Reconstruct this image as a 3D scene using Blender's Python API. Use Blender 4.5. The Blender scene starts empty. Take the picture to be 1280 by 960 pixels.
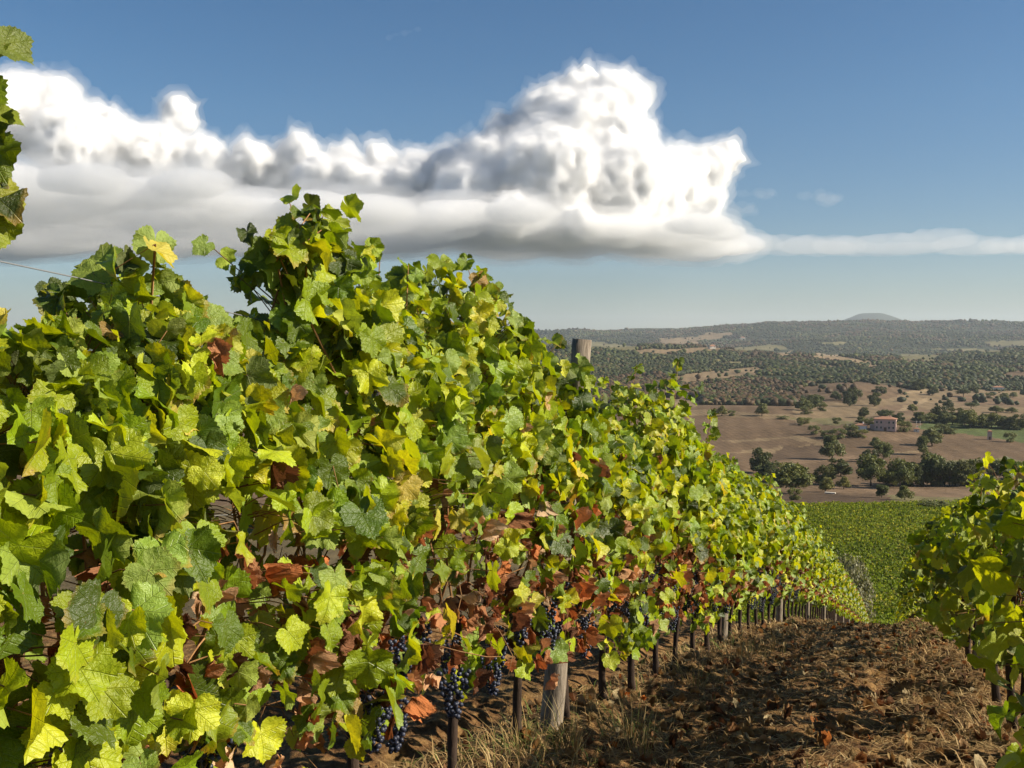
import bpy, math, random, time
import numpy as np
T0 = time.time()
R = math.radians
sc = bpy.context.scene
F = 1256.0                       # focal length in photo pixels (1280 wide)
# ------------------------------------------------------------------ camera
cam_d = bpy.data.cameras.new("camera")
cam = bpy.data.objects.new("camera", cam_d)
sc.collection.objects.link(cam)
cam_d.sensor_width = 36.0
cam_d.lens = 36.0 * F / 1280.0
cam_d.clip_start = 0.05
cam_d.clip_end = 60000
cam.location = (0, 0, 0)
cam.rotation_euler = (R(90 - 2.51), 0, 0)
sc.camera = cam
# ------------------------------------------------------------------ light
SUN_AZ, SUN_EL = 100.0, 31.0      # azimuth clockwise from +Y (view direction)
w = bpy.data.worlds.new("World"); sc.world = w; w.use_nodes = True
nt = w.node_tree
bg = nt.nodes["Background"]
sky = nt.nodes.new("ShaderNodeTexSky")
sky.sky_type = 'NISHITA'; sky.sun_disc = False
sky.sun_elevation = R(SUN_EL); sky.sun_rotation = R(SUN_AZ)
sky.air_density = 1.0; sky.dust_density = 0.35; sky.ozone_density = 2.6
sky.altitude = 300
hs = nt.nodes.new("ShaderNodeHueSaturation"); hs.inputs['Saturation'].default_value = 1.25
nt.links.new(sky.outputs[0], hs.inputs['Color']); 
tc = nt.nodes.new("ShaderNodeTexCoord"); sz_ = nt.nodes.new("ShaderNodeSeparateXYZ"); nt.links.new(tc.outputs["Generated"], sz_.inputs[0])
rp = nt.nodes.new("ShaderNodeValToRGB"); nt.links.new(sz_.outputs[2], rp.inputs[0])
rp.color_ramp.elements[0].position = 0.0; rp.color_ramp.elements[0].color = (.74, .76, .84, 1)
rp.color_ramp.elements[1].position = 0.22; rp.color_ramp.elements[1].color = (1, 1, 1, 1)
mxs = nt.nodes.new("ShaderNodeMix"); mxs.data_type = 'RGBA'; mxs.blend_type = 'MULTIPLY'; mxs.inputs[0].default_value = 1
nt.links.new(hs.outputs[0], mxs.inputs[6]); nt.links.new(rp.outputs[0], mxs.inputs[7]); nt.links.new(mxs.outputs[2], bg.inputs[0]); bg.inputs[1].default_value = 0.055
sun_d = bpy.data.lights.new("sun", 'SUN'); sun = bpy.data.objects.new("sun", sun_d)
sc.collection.objects.link(sun)
sun_d.energy = 5.0; sun_d.angle = R(0.53); sun_d.color = (1.0, 0.90, 0.74)
sun.rotation_euler = (R(90 - SUN_EL), 0, R(180 - SUN_AZ) )
sc.view_settings.view_transform = 'Standard'; sc.view_settings.look = 'None'
sc.view_settings.gamma = 1; sc.view_settings.use_curve_mapping = False
sc.view_settings.exposure = 0.8
cy = sc.cycles
cy.use_denoising = True
cy.max_bounces = 18; cy.diffuse_bounces = 2; cy.glossy_bounces = 2; cy.transmission_bounces = 4
cy.transparent_max_bounces = 48; cy.volume_bounces = 18
cy.use_adaptive_sampling = True; cy.adaptive_threshold = 0.015
cy.caustics_reflective = False; cy.caustics_refractive = False

# ------------------------------------------------------------------ helpers
def hash3(i, j, k, seed):
    h = (i.astype(np.int64) * 374761393 + j.astype(np.int64) * 668265263 + k.astype(np.int64) * 2147483647 + seed * 974634777) & 0xFFFFFFFF
    h = ((h ^ (h >> 13)) * 1274126177) & 0xFFFFFFFF
    h = ((h ^ (h >> 16)) * 2246822519) & 0xFFFFFFFF
    return ((h ^ (h >> 15)) & 0xFFFFFF) / float(0xFFFFFF)
def vnoise(x, y, z=None, seed=0):
    x = np.asarray(x, float); y = np.asarray(y, float)
    z = np.zeros_like(x) if z is None else np.asarray(z, float)
    xi, yi, zi = np.floor(x), np.floor(y), np.floor(z)
    fx, fy, fz = x - xi, y - yi, z - zi
    fx = fx * fx * (3 - 2 * fx); fy = fy * fy * (3 - 2 * fy); fz = fz * fz * (3 - 2 * fz)
    r = 0
    for a in (0, 1):
        for b in (0, 1):
            for c in (0, 1):
                wgt = (fx if a else 1 - fx) * (fy if b else 1 - fy) * (fz if c else 1 - fz)
                r = r + wgt * hash3(xi + a, yi + b, zi + c, seed)
    return r * 2 - 1
def fbm(x, y, z=None, octv=4, seed=0, gain=0.5):
    r, a, f = 0, 1.0, 1.0
    for o in range(octv):
        r = r + a * vnoise(np.asarray(x) * f, np.asarray(y) * f, None if z is None else np.asarray(z) * f, seed + o * 17)
        a *= gain; f *= 2.03
    return r
def sstep(a, b, x):
    t = np.clip((x - a) / (b - a), 0, 1); return t * t * (3 - 2 * t)

def mesh_np(name, V, tris, mats, col=None, luv=None, smooth=True, quads=False):
    """V (n,3), tris (m,3|4) -> mesh data"""
    me = bpy.data.meshes.new(name)
    n, m = len(V), len(tris); k = tris.shape[1]
    me.vertices.add(n); me.loops.add(m * k); me.polygons.add(m)
    me.vertices.foreach_set("co", np.ascontiguousarray(V, dtype=np.float32).ravel())
    me.loops.foreach_set("vertex_index", np.ascontiguousarray(tris, dtype=np.int32).ravel())
    me.polygons.foreach_set("loop_start", np.arange(0, m * k, k, dtype=np.int32))
    me.polygons.foreach_set("loop_total", np.full(m, k, dtype=np.int32))
    me.polygons.foreach_set("use_smooth", np.full(m, smooth, dtype=bool))
    me.update(calc_edges=True)
    if col is not None:
        a = me.attributes.new("col", 'FLOAT_COLOR', 'POINT')
        c4 = np.ones((n, 4), dtype=np.float32); c4[:, :3] = col
        a.data.foreach_set("color", c4.ravel())
    if luv is not None:
        a = me.attributes.new("luv", 'FLOAT_VECTOR', 'POINT')
        a.data.foreach_set("vector", np.ascontiguousarray(luv, dtype=np.float32).ravel())
    for mm in (mats if isinstance(mats, (list, tuple)) else [mats]): me.materials.append(mm)
    return me
def link(name, data, parent=None, loc=None, rotz=None):
    o = bpy.data.objects.new(name, data); sc.collection.objects.link(o)
    if parent: o.parent = parent
    if loc is not None: o.location = loc
    if rotz is not None: o.rotation_euler = (0, 0, rotz)
    return o
def tag(o, label=None, cat=None, group=None, kind=None):
    if label: o["label"] = label
    if cat: o["category"] = cat
    if group: o["group"] = group
    if kind: o["kind"] = kind
    return o

class MB:
    def __init__(s): s.v = []; s.f = []; s.n = 0
    def add(s, V, Fc):
        s.v.append(np.asarray(V, float)); s.f += [tuple(i + s.n for i in f) for f in Fc]; s.n += len(V)
    def box(s, c, d, rz=0.0):
        c = np.array(c, float); h = np.array(d, float) / 2
        V = np.array([[x, y, z] for z in (-1, 1) for y in (-1, 1) for x in (-1, 1)], float) * h
        ca, sa = math.cos(rz), math.sin(rz)
        V = np.stack([V[:, 0] * ca - V[:, 1] * sa, V[:, 0] * sa + V[:, 1] * ca, V[:, 2]], 1) + c
        s.add(V, [(0, 2, 3, 1), (4, 5, 7, 6), (0, 1, 5, 4), (2, 6, 7, 3), (0, 4, 6, 2), (1, 3, 7, 5)])
    def tube(s, P, rad, sides=6, jit=0.0, seed=0):
        P = np.asarray(P, float); n = len(P); rad = np.broadcast_to(np.asarray(rad, float), (n,))
        rg = np.random.RandomState(seed)
        T = np.gradient(P, axis=0); T /= np.linalg.norm(T, axis=1)[:, None] + 1e-9
        ref = np.array([0.0, 0, 1]) if abs(T[:, 2]).mean() < 0.8 else np.array([1.0, 0, 0])
        A = np.cross(T, ref); A /= np.linalg.norm(A, axis=1)[:, None] + 1e-9
        B = np.cross(T, A)
        th = np.arange(sides) * 2 * math.pi / sides
        rr = rad[:, None] * (1 + jit * rg.uniform(-1, 1, (n, sides)))
        V = P[:, None] + rr[:, :, None] * (np.cos(th)[None, :, None] * A[:, None] + np.sin(th)[None, :, None] * B[:, None])
        Fc = []
        for i in range(n - 1):
            for j in range(sides):
                k = (j + 1) % sides
                Fc.append((i * sides + j, i * sides + k, (i + 1) * sides + k, (i + 1) * sides + j))
        Fc.append(tuple(range(sides))[::-1]); Fc.append(tuple((n - 1) * sides + j for j in range(sides)))
        s.add(V.reshape(-1, 3), Fc)
    def mesh(s, name, mat, smooth=True):
        me = bpy.data.meshes.new(name)
        me.from_pydata(np.concatenate(s.v).tolist() if s.v else [], [], s.f)
        me.materials.append(mat)
        me.polygons.foreach_set("use_smooth", [smooth] * len(me.polygons)); me.update()
        return me

# ------------------------------------------------------------------ node material helper
class NM:
    def __init__(s, name):
        s.m = bpy.data.materials.new(name); s.m.use_nodes = True
        s.t = s.m.node_tree; s.t.nodes.clear()
        s.out = s.t.nodes.new("ShaderNodeOutputMaterial")
    def n(s, typ, ins=None, **kw):
        nd = s.t.nodes.new("ShaderNode" + typ)
        for k, v in kw.items(): setattr(nd, k, v)
        for k, v in (ins or {}).items():
            if isinstance(v, bpy.types.NodeSocket): s.t.links.new(v, nd.inputs[k])
            elif isinstance(v, bpy.types.Node): s.t.links.new(v.outputs[0], nd.inputs[k])
            else: nd.inputs[k].default_value = v
        return nd
    def math(s, op, a, b=0.0, clamp=False):
        nd = s.n("Math", {0: a, 1: b}, operation=op); nd.use_clamp = clamp; return nd.outputs[0]
    def mix(s, f, a, b, mode='MIX'):
        nd = s.t.nodes.new("ShaderNodeMix"); nd.data_type = 'RGBA'; nd.blend_type = mode
        for i, v in ((0, f), (6, a), (7, b)):
            if isinstance(v, bpy.types.NodeSocket): s.t.links.new(v, nd.inputs[i])
            elif isinstance(v, (tuple, list)): nd.inputs[i].default_value = tuple(v)[:3] + (1,)
            else: nd.inputs[i].default_value = v
        return nd.outputs[2]
    def ramp(s, f, stops, interp='LINEAR'):
        nd = s.n("ValToRGB", {0: f}); cr = nd.color_ramp; cr.interpolation = interp
        while len(cr.elements) < len(stops): cr.elements.new(0.5)
        for e, (p, c) in zip(cr.elements, stops):
            e.position = p; e.color = (c, c, c, 1) if isinstance(c, (int, float)) else tuple(c)[:3] + (1,)
        return nd.outputs[0]
    def noise(s, scale, detail=4, rough=0.55, vec=None, w=None):
        nd = s.n("TexNoise", {"Scale": scale, "Detail": detail, "Roughness": rough})
        if vec is not None: s.t.links.new(vec, nd.inputs["Vector"])
        return nd.outputs[0]
    def surf(s, shader):
        s.t.links.new(shader.outputs[0], s.out.inputs[0]); return s.m
def V4(c): return (c[0], c[1], c[2], 1.0)
# ------------------------------------------------------------------ clouds (real banks of air, kilometres away, above the haze)
def cloud_mat(dens, alb=.82, g=.35):
    m = NM("cloud_vapour")
    v = m.n("VolumeScatter", {"Color": (alb, alb, alb + .006, 1), "Density": dens, "Anisotropy": g})
    m.t.links.new(v.outputs[0], m.out.inputs[1]); return m.m
def ico(sub):
    import bmesh
    bm = bmesh.new(); bmesh.ops.create_icosphere(bm, subdivisions=sub, radius=1)
    V = np.array([v.co[:] for v in bm.verts]); T = np.array([[v.index for v in f.verts] for f in bm.faces]); bm.free()
    return V, T
def build_cloud(name, lumps, dens, label, voxel=38, amp=1.0, group=None, flat_base=None, seed=1, alb=.50, fringe=None):
    """lumps: (px, py, r_px, flatten, distance): a sphere of vapour where the photo shows a billow"""
    SV, ST = ico(2); Vs = []; Ts = []; n = 0
    rg = np.random.RandomState(seed)
    for (px, py, r, fl, D) in lumps:
        c = np.array([(px - 640) / F * D, D, (425 - py) / F * D]); rr = r / F * D
        if fl == 1: rr = max(rr * .95 - 62, rr * .55)
        V = SV * np.array([rr, rr * 1.1, rr * fl]) if fl <= 1 else SV * np.array([rr * fl, rr * 1.6, rr])
        Vs.append(V + c); Ts.append(ST + n); n += len(V)
        if fl == 1 and r > 14:      # smaller billows budding off the big ones
            for k in range(18):
                d = rg.normal(size=3); d /= np.linalg.norm(d); d[2] = abs(d[2]) * .8; d[1] = -abs(d[1])
                q = rr * rg.uniform(.14, .40)
                Vs.append(SV * q + c + d * rr * (1.06 - .5 * q / rr)); Ts.append(ST + n); n += len(SV)
    me = mesh_np(name, np.concatenate(Vs), np.concatenate(Ts), [])
    def shell(nm, grow, small, dn, vx):
        o = link(nm, me.copy())
        md = o.modifiers.new("r", 'REMESH'); md.mode = 'VOXEL'; md.voxel_size = vx
        dg = bpy.context.evaluated_depsgraph_get(); me2 = bpy.data.meshes.new_from_object(o.evaluated_get(dg)); o.modifiers.clear()
        k = len(me2.vertices); P = np.empty(k * 3, np.float32); me2.vertices.foreach_get("co", P); P = P.reshape(-1, 3).astype(float)
        N = np.empty(k * 3, np.float32); me2.vertex_normals.foreach_get("vector", N); N = N.reshape(-1, 3)
        bil = lambda sc, sd: 1 - 2 * np.abs(vnoise(P[:, 0] / sc, P[:, 1] / sc, P[:, 2] / sc, sd))
        d = 34 * (bil(330, 3) * .7 + .25) + 26 * (bil(150, 9) * .6 + .25) + small * (34 * bil(80, 19) + 30 * bil(42, 29) + 20 * bil(24, 39))
        d = d * amp * (0.35 + 0.65 * sstep(640, 1200, P[:, 2])) + grow
        P += N * d[:, None]
        if flat_base is not None:
            lo = flat_base - grow * .8 + 25 * fbm(P[:, 0] / 500, P[:, 1] / 500, None, 3, 4)
            P[:, 2] = np.where(P[:, 2] < lo, lo + (P[:, 2] - lo) * .12, P[:, 2])
        me2.vertices.foreach_set("co", P.astype(np.float32).ravel()); me2.update(); o.data = me2
        md = o.modifiers.new("r", 'REMESH'); md.mode = 'VOXEL'; md.voxel_size = vx * .85; md.use_smooth_shade = True
        dg = bpy.context.evaluated_depsgraph_get(); me3 = bpy.data.meshes.new_from_object(o.evaluated_get(dg)); o.modifiers.clear()
        me3.materials.clear(); me3.materials.append(cloud_mat(dn, alb)); o.data = me3; me3.name = nm; bpy.data.meshes.remove(me2)
        return o
    o = shell(name, 0, 1.0, dens, voxel)
    tag(o, label, "cloud", group)
    for (grow, small, dn) in (fringe or []):
        f = shell("fringe", grow, small, dn, voxel * 1.1); f.parent = o
    return o
L = 1
tower = [(770,128,34,1,7200),(722,122,30,1,7300),(690,150,36,1,7100),(648,180,40,1,7200),(735,170,52,1,7000),(788,185,38,1,7000),
 (620,225,48,1,6800),(690,230,62,1,6500),(770,240,60,1,6700),(838,232,42,1,7100),(878,215,30,1,7300),(905,200,20,1,7400),
 (866,255,36,1,7300),(815,280,34,1,7000),(600,205,30,1,7200),(560,215,26,1,7300),(585,250,42,1,6500),(640,275,38,1,6100),(720,283,36,1,6200),(775,288,28,1,6600)]
bank = [(525,215,26,1,7600),(480,205,24,1,7600),(430,205,22,1,7700),(375,198,24,1,7600),(318,203,24,1,7500),(255,208,34,1,7500),
 (195,195,36,1,7400),(135,182,42,1,7300),(75,138,34,1,7300),(45,118,26,1,7300),(90,180,48,1,7100),(10,150,48,1,7100),(-60,160,60,1,7200),(228,146,7,1.01,7600),(222,150,5,1.01,7600),(233,152,6,1.01,7620),(227,139,4,1.01,7600)]
rg = np.random.RandomState(5)
for x in range(-120, 640, 52): bank.append((x, 232 + rg.uniform(-10, 6), 24 + rg.uniform(-3, 7), 1.0, 7700))
for (px, py, r) in ((520,235,34),(480,235,30),(440,232,30),(400,228,30),(550,262,30),(505,270,26),(460,268,26)): bank.append((px, py, r, 1, 7300))
def slab(x0, x1, D0, D1, alt, th, step=300):
    out = []
    for D in np.arange(D0, D1, step):
        for X in np.arange((x0 - 640) / F * D, (x1 - 640) / F * D, step * 1.3):
            zz = alt + rg.uniform(-25, 60); r_m = th * rg.uniform(.7, 1.2)
            if D < np.interp(640 + X / D * F, [120, 330, 560, 700, 860, 930], [4700, 5100, 5700, 5900, 6300, 6900]) + rg.uniform(-200, 200): continue
            Xj, Dj = X + rg.uniform(-90, 90), D + rg.uniform(-90, 90)
            out.append((640 + Xj / Dj * F, 425 - zz / Dj * F, r_m / Dj * F, 4.2, Dj))
    return out
for (px, py, r) in ((700,215,70),(760,205,60),(650,250,60),(820,250,45),(720,170,45),(600,255,50),(740,270,50)): tower.append((px, py, r * .92, 1, 6900))

build_cloud("cumulus_cloud", tower + bank, 0.13, "towering white cumulus cloud heaped above the grey bank", flat_base=600, voxel=18, fringe=[(10, 1.6, .014), (24, 2.4, .003)])
under = slab(-300, 930, 4700, 7700, 690, 60, 210)
build_cloud("cloud_bank", under, 0.02, "long flat grey-bottomed cloud bank stretching off to the left", amp=.8, flat_base=590, voxel=34, seed=2, alb=.58, fringe=[(50, 2, .003)])
tail = []
for i, x in enumerate(range(880, 1420, 48)): tail.append((x, 304 + rg.uniform(-6, 6) , 8 + rg.uniform(0, 4), 5.5, 7600 + rg.uniform(-500, 500))); tail.append((x + 20, 311, 6, 6, 7500))
build_cloud("cloud_streak", tail, 0.0042, "thin flat streak of cloud trailing off to the right", amp=.8, voxel=28)
rg = np.random.RandomState(9)
def wisp(cx, cy, sx, sy, n): return [(cx + rg.normal() * sx, cy + rg.normal() * sy, rg.uniform(1.5, 4), 2.2, 7900 + rg.uniform(-200, 200)) for _ in range(n)]
build_cloud("cloud_wisp", wisp(1027, 249, 9, 3, 16), 0.0016, "tiny pale cloud wisp above the streak on the right", amp=.28, voxel=16)
build_cloud("cloud_wisp", wisp(952, 244, 10, 3, 12) + wisp(925, 262, 14, 4, 20), 0.0014, "faint cloud wisps just right of the white tower", amp=.28, voxel=16)
build_cloud("cloud_wisp", [(488 + 9 * k, 53 - 2.6 * k + rg.normal(), 1.5 + rg.rand(), 2.6, 8000) for k in range(5)], 0.0012, "faint streak of high cloud near the top of the sky", amp=.2, voxel=14)
# ------------------------------------------------------------------ lie of the land
GY = np.array([-30,-8, 0, 2, 5, 8.5, 13.6, 20, 31, 45, 60, 90, 120, 160, 250, 300, 350, 420, 500, 600, 660, 800, 1000, 1200, 1500, 1900, 2500, 3000, 4200, 5500, 6800, 9000, 40000.])
GZ = np.array([-.5,-1.05,-1.42,-1.60,-2.05,-2.81,-4.0,-5.75,-8.95,-13.2,-18.3,-28,-34.5,-37.5,-42.4,-47.5,-53,-57,-58.5,-59,-57.5,-58,-62,-61,-53,-56,-36,-44,-34,36,60,10,0.])
def hermite(xs, ys):
    h = np.diff(xs); d = np.diff(ys) / h
    m = np.zeros(len(xs)); m[1:-1] = np.where(d[:-1] * d[1:] > 0, 2 * d[:-1] * d[1:] / (d[:-1] + d[1:] + 1e-12), 0); m[0] = d[0]; m[-1] = d[-1]
    def f(x):
        x = np.asarray(x, float); i = np.clip(np.searchsorted(xs, x) - 1, 0, len(h) - 1)
        t = (x - xs[i]) / h[i]
        return ((1 + 2 * t) * (1 - t) ** 2) * ys[i] + t * (1 - t) ** 2 * h[i] * m[i] + t * t * (3 - 2 * t) * ys[i + 1] + t * t * (t - 1) * h[i] * m[i + 1]
    return f
gz = hermite(GY, GZ)
ROWA, ROWB, ROWW = -1.70, 0.38, 2.36
UX, UY = 0.3552, 0.9348          # unit vector along the rows
def H(X, Y):
    X = np.asarray(X, float); Y = np.asarray(Y, float)
    z = gz(Y)
    near = 1 - sstep(70, 110, Y)
    # low mounds under the rows and a shallow hollow along the path
    d = (X - ROWA - ROWB * Y) / ROWW; fr = d - np.round(d)
    z = z + near * (0.09 * np.exp(-(fr / .13) ** 2) - 0.02)
    t = X / np.maximum(Y, 40.)
    far = sstep(300, 900, Y)
    z = z + far * (fbm(X / 420, Y / 420, None, 3, 11) * 5.0) + sstep(120, 420, Y) * fbm(X / 110, Y / 110, None, 2, 15) * 1.0
    z = z + sstep(1300, 2400, Y) * (1 - sstep(7000, 9000, Y)) * fbm(X / 900, Y / 900, None, 4, 21) * 27
    z = z + sstep(3600, 5200, Y) * (1 - sstep(7000, 9500, Y)) * (fbm(X / 1500, Y / 1200, None, 4, 31) * 30 + (np.clip(t, -.3, .6) - .36) * 95)
    # the brown swell with the farmhouse
    z = z + 5.0 * np.exp(-((t - .36) / .06) ** 2 - ((Y - 640) / 70) ** 2) + 9 * np.exp(-((t - .335) / .05) ** 2 - ((Y - 1120) / 160) ** 2)
    # one blue mountain far behind the ridge
    z = z + (250 * np.exp(-((t - .350) / .062) ** 2) + 75 * np.exp(-((t - .358) / .026) ** 2) + 45 * np.exp(-((t - .385) / .02) ** 2) + 12 * vnoise(t * 90, t * 0)) * np.exp(0 * t - ((Y - 12500) / 1100) ** 2)
    return z
def hit(px, py):
    """where the line of sight through a photo point meets the land"""
    px = np.atleast_1d(np.asarray(px, float)); py = np.atleast_1d(np.asarray(py, float))
    t = (px - 640) / F; s = (425 - py) / F
    Ys = np.exp(np.linspace(math.log(65), math.log(13000), 420))[:, None] * np.ones((1, len(t)))
    dlt = H(t[None] * Ys, Ys) - s[None] * Ys
    i = np.argmax(dlt >= 0, axis=0); i = np.maximum(i, 1); k = np.arange(len(t))
    lo, hi = Ys[i - 1, k], Ys[i, k]
    for _ in range(9):
        md = (lo + hi) / 2; g = H(t * md, md) >= s * md; hi = np.where(g, md, hi); lo = np.where(g, lo, md)
    return t * hi, hi
# colours of the land (the ground's own colours)
TAN, TAN2, SOIL, SOILD = (.30, .215, .12), (.225, .16, .088), (.148, .098, .056), (.105, .07, .042)
DRYG, GRN, WOOD, SOILL = (.18, .155, .07), (.085, .105, .035), (.042, .048, .022), (.195, .13, .076)
PATCH = [  # photo outline, colour
 ([(730,520),(1300,506),(1300,660),(730,660)], SOIL),
 ([(990,508),(1150,486),(1300,490),(1300,522),(1130,524),(1000,532)], TAN2),
 ([(960,497),(1005,484),(1050,478),(1100,479),(1150,488),(1110,498),(1050,503),(1000,503)], SOIL),
 ([(1190,494),(1300,498),(1300,508),(1200,506)], SOILL), ([(1100,508),(1140,505),(1180,520),(1100,520)], SOILL),
 ([(1122,512),(1158,497),(1164,499),(1130,515)], TAN), ([(1130,489),(1160,486),(1160,490),(1135,491)], TAN),
 ([(855,430),(880,417),(920,416),(900,424)], TAN2), ([(820,424),(872,421),(876,431),(830,434)], TAN2),
 ([(730,426),(800,433),(790,440),(730,436)], DRYG), ([(790,437),(905,434),(900,440),(800,445)], TAN2), ([(905,437),(960,430),(988,436),(930,441)], DRYG),
 ([(905,452),(930,452),(925,456),(900,457)], DRYG), ([(970,441),(990,438),(992,443),(975,447)], TAN2),
 ([(832,471),(900,463),(945,459),(962,463),(950,469),(905,477),(850,480)], TAN2), ([(820,486),(850,488),(878,503),(865,509),(820,507)], TAN2),
 ([(1012,440),(1042,443),(1088,451),(1102,459),(1085,460),(1050,453),(1018,449)], TAN), ([(1018,455),(1045,457),(1052,463),(1030,461)], TAN2),
 ([(1150,436),(1215,436),(1258,437),(1250,443),(1215,442)], DRYG), ([(1120,443),(1180,444),(1165,454),(1130,453)], DRYG),
 ([(1025,428),(1062,426),(1055,431),(1030,432)], DRYG), ([(1225,428),(1290,425),(1290,433),(1240,433)], DRYG),
 ([(1250,466),(1290,460),(1290,476),(1255,476)], SOIL),
 ([(840,511),(900,514),(960,517),(1010,518),(1085,526),(1040,530),(1000,526),(930,522),(850,520)], TAN2),
 ([(975,521),(1040,523),(1080,530),(1040,532)], DRYG),
 ([(1158,527),(1300,534),(1300,556),(1240,547),(1175,540),(1140,536)], GRN),
 ([(905,551),(1000,545),(1033,553),(1030,556),(990,549),(915,554)], TAN2), ([(905,566),(1035,554),(1062,557),(1040,562),(960,567)], TAN2),
 ([(970,578),(1050,570),(1100,572),(1050,575),(980,583)], SOILL), ([(1100,566),(1160,562),(1150,566),(1110,569)], TAN2),
 ([(1180,575),(1260,573),(1300,580),(1300,590),(1200,585)], DRYG),
 ([(980,558),(1035,557),(1040,573),(960,576)], SOILD), ([(1050,543),(1090,541),(1180,545),(1100,552)], SOILL),
 ([(940,601),(990,603),(985,607),(940,606)], GRN), ([(1040,609),(1230,612),(1230,624),(1150,622),(1040,616)], SOILL),
 ([(930,611),(1050,618),(1140,628),(1140,640),(930,640)], SOILD), ([(1110,619),(1230,625),(1230,650),(1125,634)], DRYG),
]
def inpoly(px, py, P):
    r = np.zeros(px.shape, bool); n = len(P)
    for i in range(n):
        x1, y1 = P[i]; x2, y2 = P[(i + 1) % n]
        if y1 == y2: continue
        c = ((y1 > py) != (y2 > py)) & (px < (x2 - x1) * (py - y1) / (y2 - y1) + x1); r ^= c
    return r
def cover(X, Y, z):
    """colour of the land and whether it is wood"""
    px = 640 + F * X / Y; py = 425 - F * z / Y
    jx = 3.2 * fbm(X / (Y * .02), np.log(Y) * 60, None, 3, 41); jy = 1.3 * fbm(X / (Y * .015), np.log(Y) * 50, None, 3, 43)
    qx, qy = px + jx, py + jy
    C = np.empty(X.shape + (3,)); C[:] = WOOD
    wood = Y > 900; soil = Y <= 900; C[soil] = SOIL
    for P, c in PATCH:
        m = inpoly(qx, qy, P); C[m] = c; wood = wood & ~m
    C[Y < 262] = (.13, .10, .05); wood &= ~(Y < 262)
    return C, wood
m = NM("open_land")
att = m.n("Attribute", attribute_name="col").outputs["Color"]
geo = m.n("NewGeometry").outputs["Position"]
n1 = m.ramp(m.noise(0.012, 6, .65, geo), [(.3, .72), (.7, 1.22)])
n2 = m.ramp(m.noise(0.15, 5, .7, geo), [(.3, .80), (.7, 1.18)])
mp = m.n("Mapping", {"Vector": geo, "Rotation": (0, 0, R(-14)), "Scale": (1, .08, 1)})
fu = m.n("TexWave", {"Vector": mp.outputs[0], "Scale": .085, "Distortion": 2.0, "Detail": 3, "Detail Scale": .6}, wave_type='BANDS', bands_direction='X')
mp2 = m.n("Mapping", {"Vector": geo, "Rotation": (0, 0, R(62)), "Scale": (1, .1, 1)})
fu2 = m.n("TexWave", {"Vector": mp2.outputs[0], "Scale": .05, "Distortion": 3.0, "Detail": 3, "Detail Scale": .3}, wave_type='BANDS', bands_direction='X')
fr = m.ramp(fu.outputs[1], [(0, .90), (1, 1.06)]); fr2 = m.ramp(fu2.outputs[1], [(0, .90), (1, 1.07)])
c = m.mix(1.0, att, n1, 'MULTIPLY'); c = m.mix(1.0, c, n2, 'MULTIPLY'); c = m.mix(1.0, c, fr, 'MULTIPLY'); c = m.mix(1.0, c, fr2, 'MULTIPLY')
bp = m.n("Bump", {"Strength": .6, "Distance": 2.0, "Height": m.noise(.12, 6, .7, geo)})
M_LAND = m.surf(m.n("BsdfPrincipled", {"Base Color": c, "Roughness": .95, "Specular IOR Level": .1, "Normal": bp.outputs[0]}))
def grid_sheet(name, tt, yy, fx, fz, mat, colf=None):
    TT, YY = np.meshgrid(tt, yy); X = fx(TT, YY); Z = fz(X, YY)
    V = np.stack([X, YY, Z], -1).reshape(-1, 3)
    nr, nc = TT.shape; i = np.arange(nr - 1)[:, None] * nc + np.arange(nc - 1)[None]
    Q = np.stack([i, i + 1, i + nc + 1, i + nc], -1).reshape(-1, 4)
    col = colf(X.ravel(), YY.ravel(), Z.ravel()) if colf else None
    return mesh_np(name, V, Q, mat, col=col)
tt = np.concatenate([np.linspace(-.85, .02, 150)[:-1], np.linspace(.02, .56, 760), np.linspace(.56, .85, 50)[1:]])
yy = np.concatenate([np.linspace(44, 100, 60)[:-1], np.exp(np.linspace(math.log(100), math.log(9000), 560)), np.linspace(9000, 20000, 60)[1:]])
me = grid_sheet("hills", tt, yy, lambda T, Y: T * (Y + 8), lambda X, Y: H(X, Y) - 0.05 * (Y < 47), M_LAND, lambda X, Y, Z: cover(X, Y, Z)[0])
tag(link("hills", me), kind="structure")

# ------------------------------------------------------------------ vineyard soil close by
m = NM("vineyard_soil")
geo = m.n("NewGeometry").outputs["Position"]
nA = m.noise(1.1, 6, .65, geo); nB = m.noise(9, 6, .7, geo); nC = m.noise(55, 4, .7, geo)
c = m.ramp(nB, [(.25, (.035, .017, .006)), (.48, (.125, .064, .024)), (.62, (.26, .15, .055)), (.8, (.40, .26, .10))])
gr = m.ramp(nA, [(.52, 0), (.68, 1)])
grc = m.ramp(nC, [(.3, (.05, .052, .016)), (.7, (.15, .135, .05))])
c = m.mix(m.math('MULTIPLY', gr, .55), c, grc)
c = m.mix(m.ramp(nC, [(.55, 0), (.75, .6)]), c, (.30, .19, .10))
hh = m.math('ADD', m.math('MULTIPLY', nB, .6), m.math('MULTIPLY', nC, .25))
bp = m.n("Bump", {"Strength": .9, "Distance": .06, "Height": hh})
M_SOIL = m.surf(m.n("BsdfPrincipled", {"Base Color": c, "Roughness": .93, "Specular IOR Level": .15, "Normal": bp.outputs[0]}))
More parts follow.
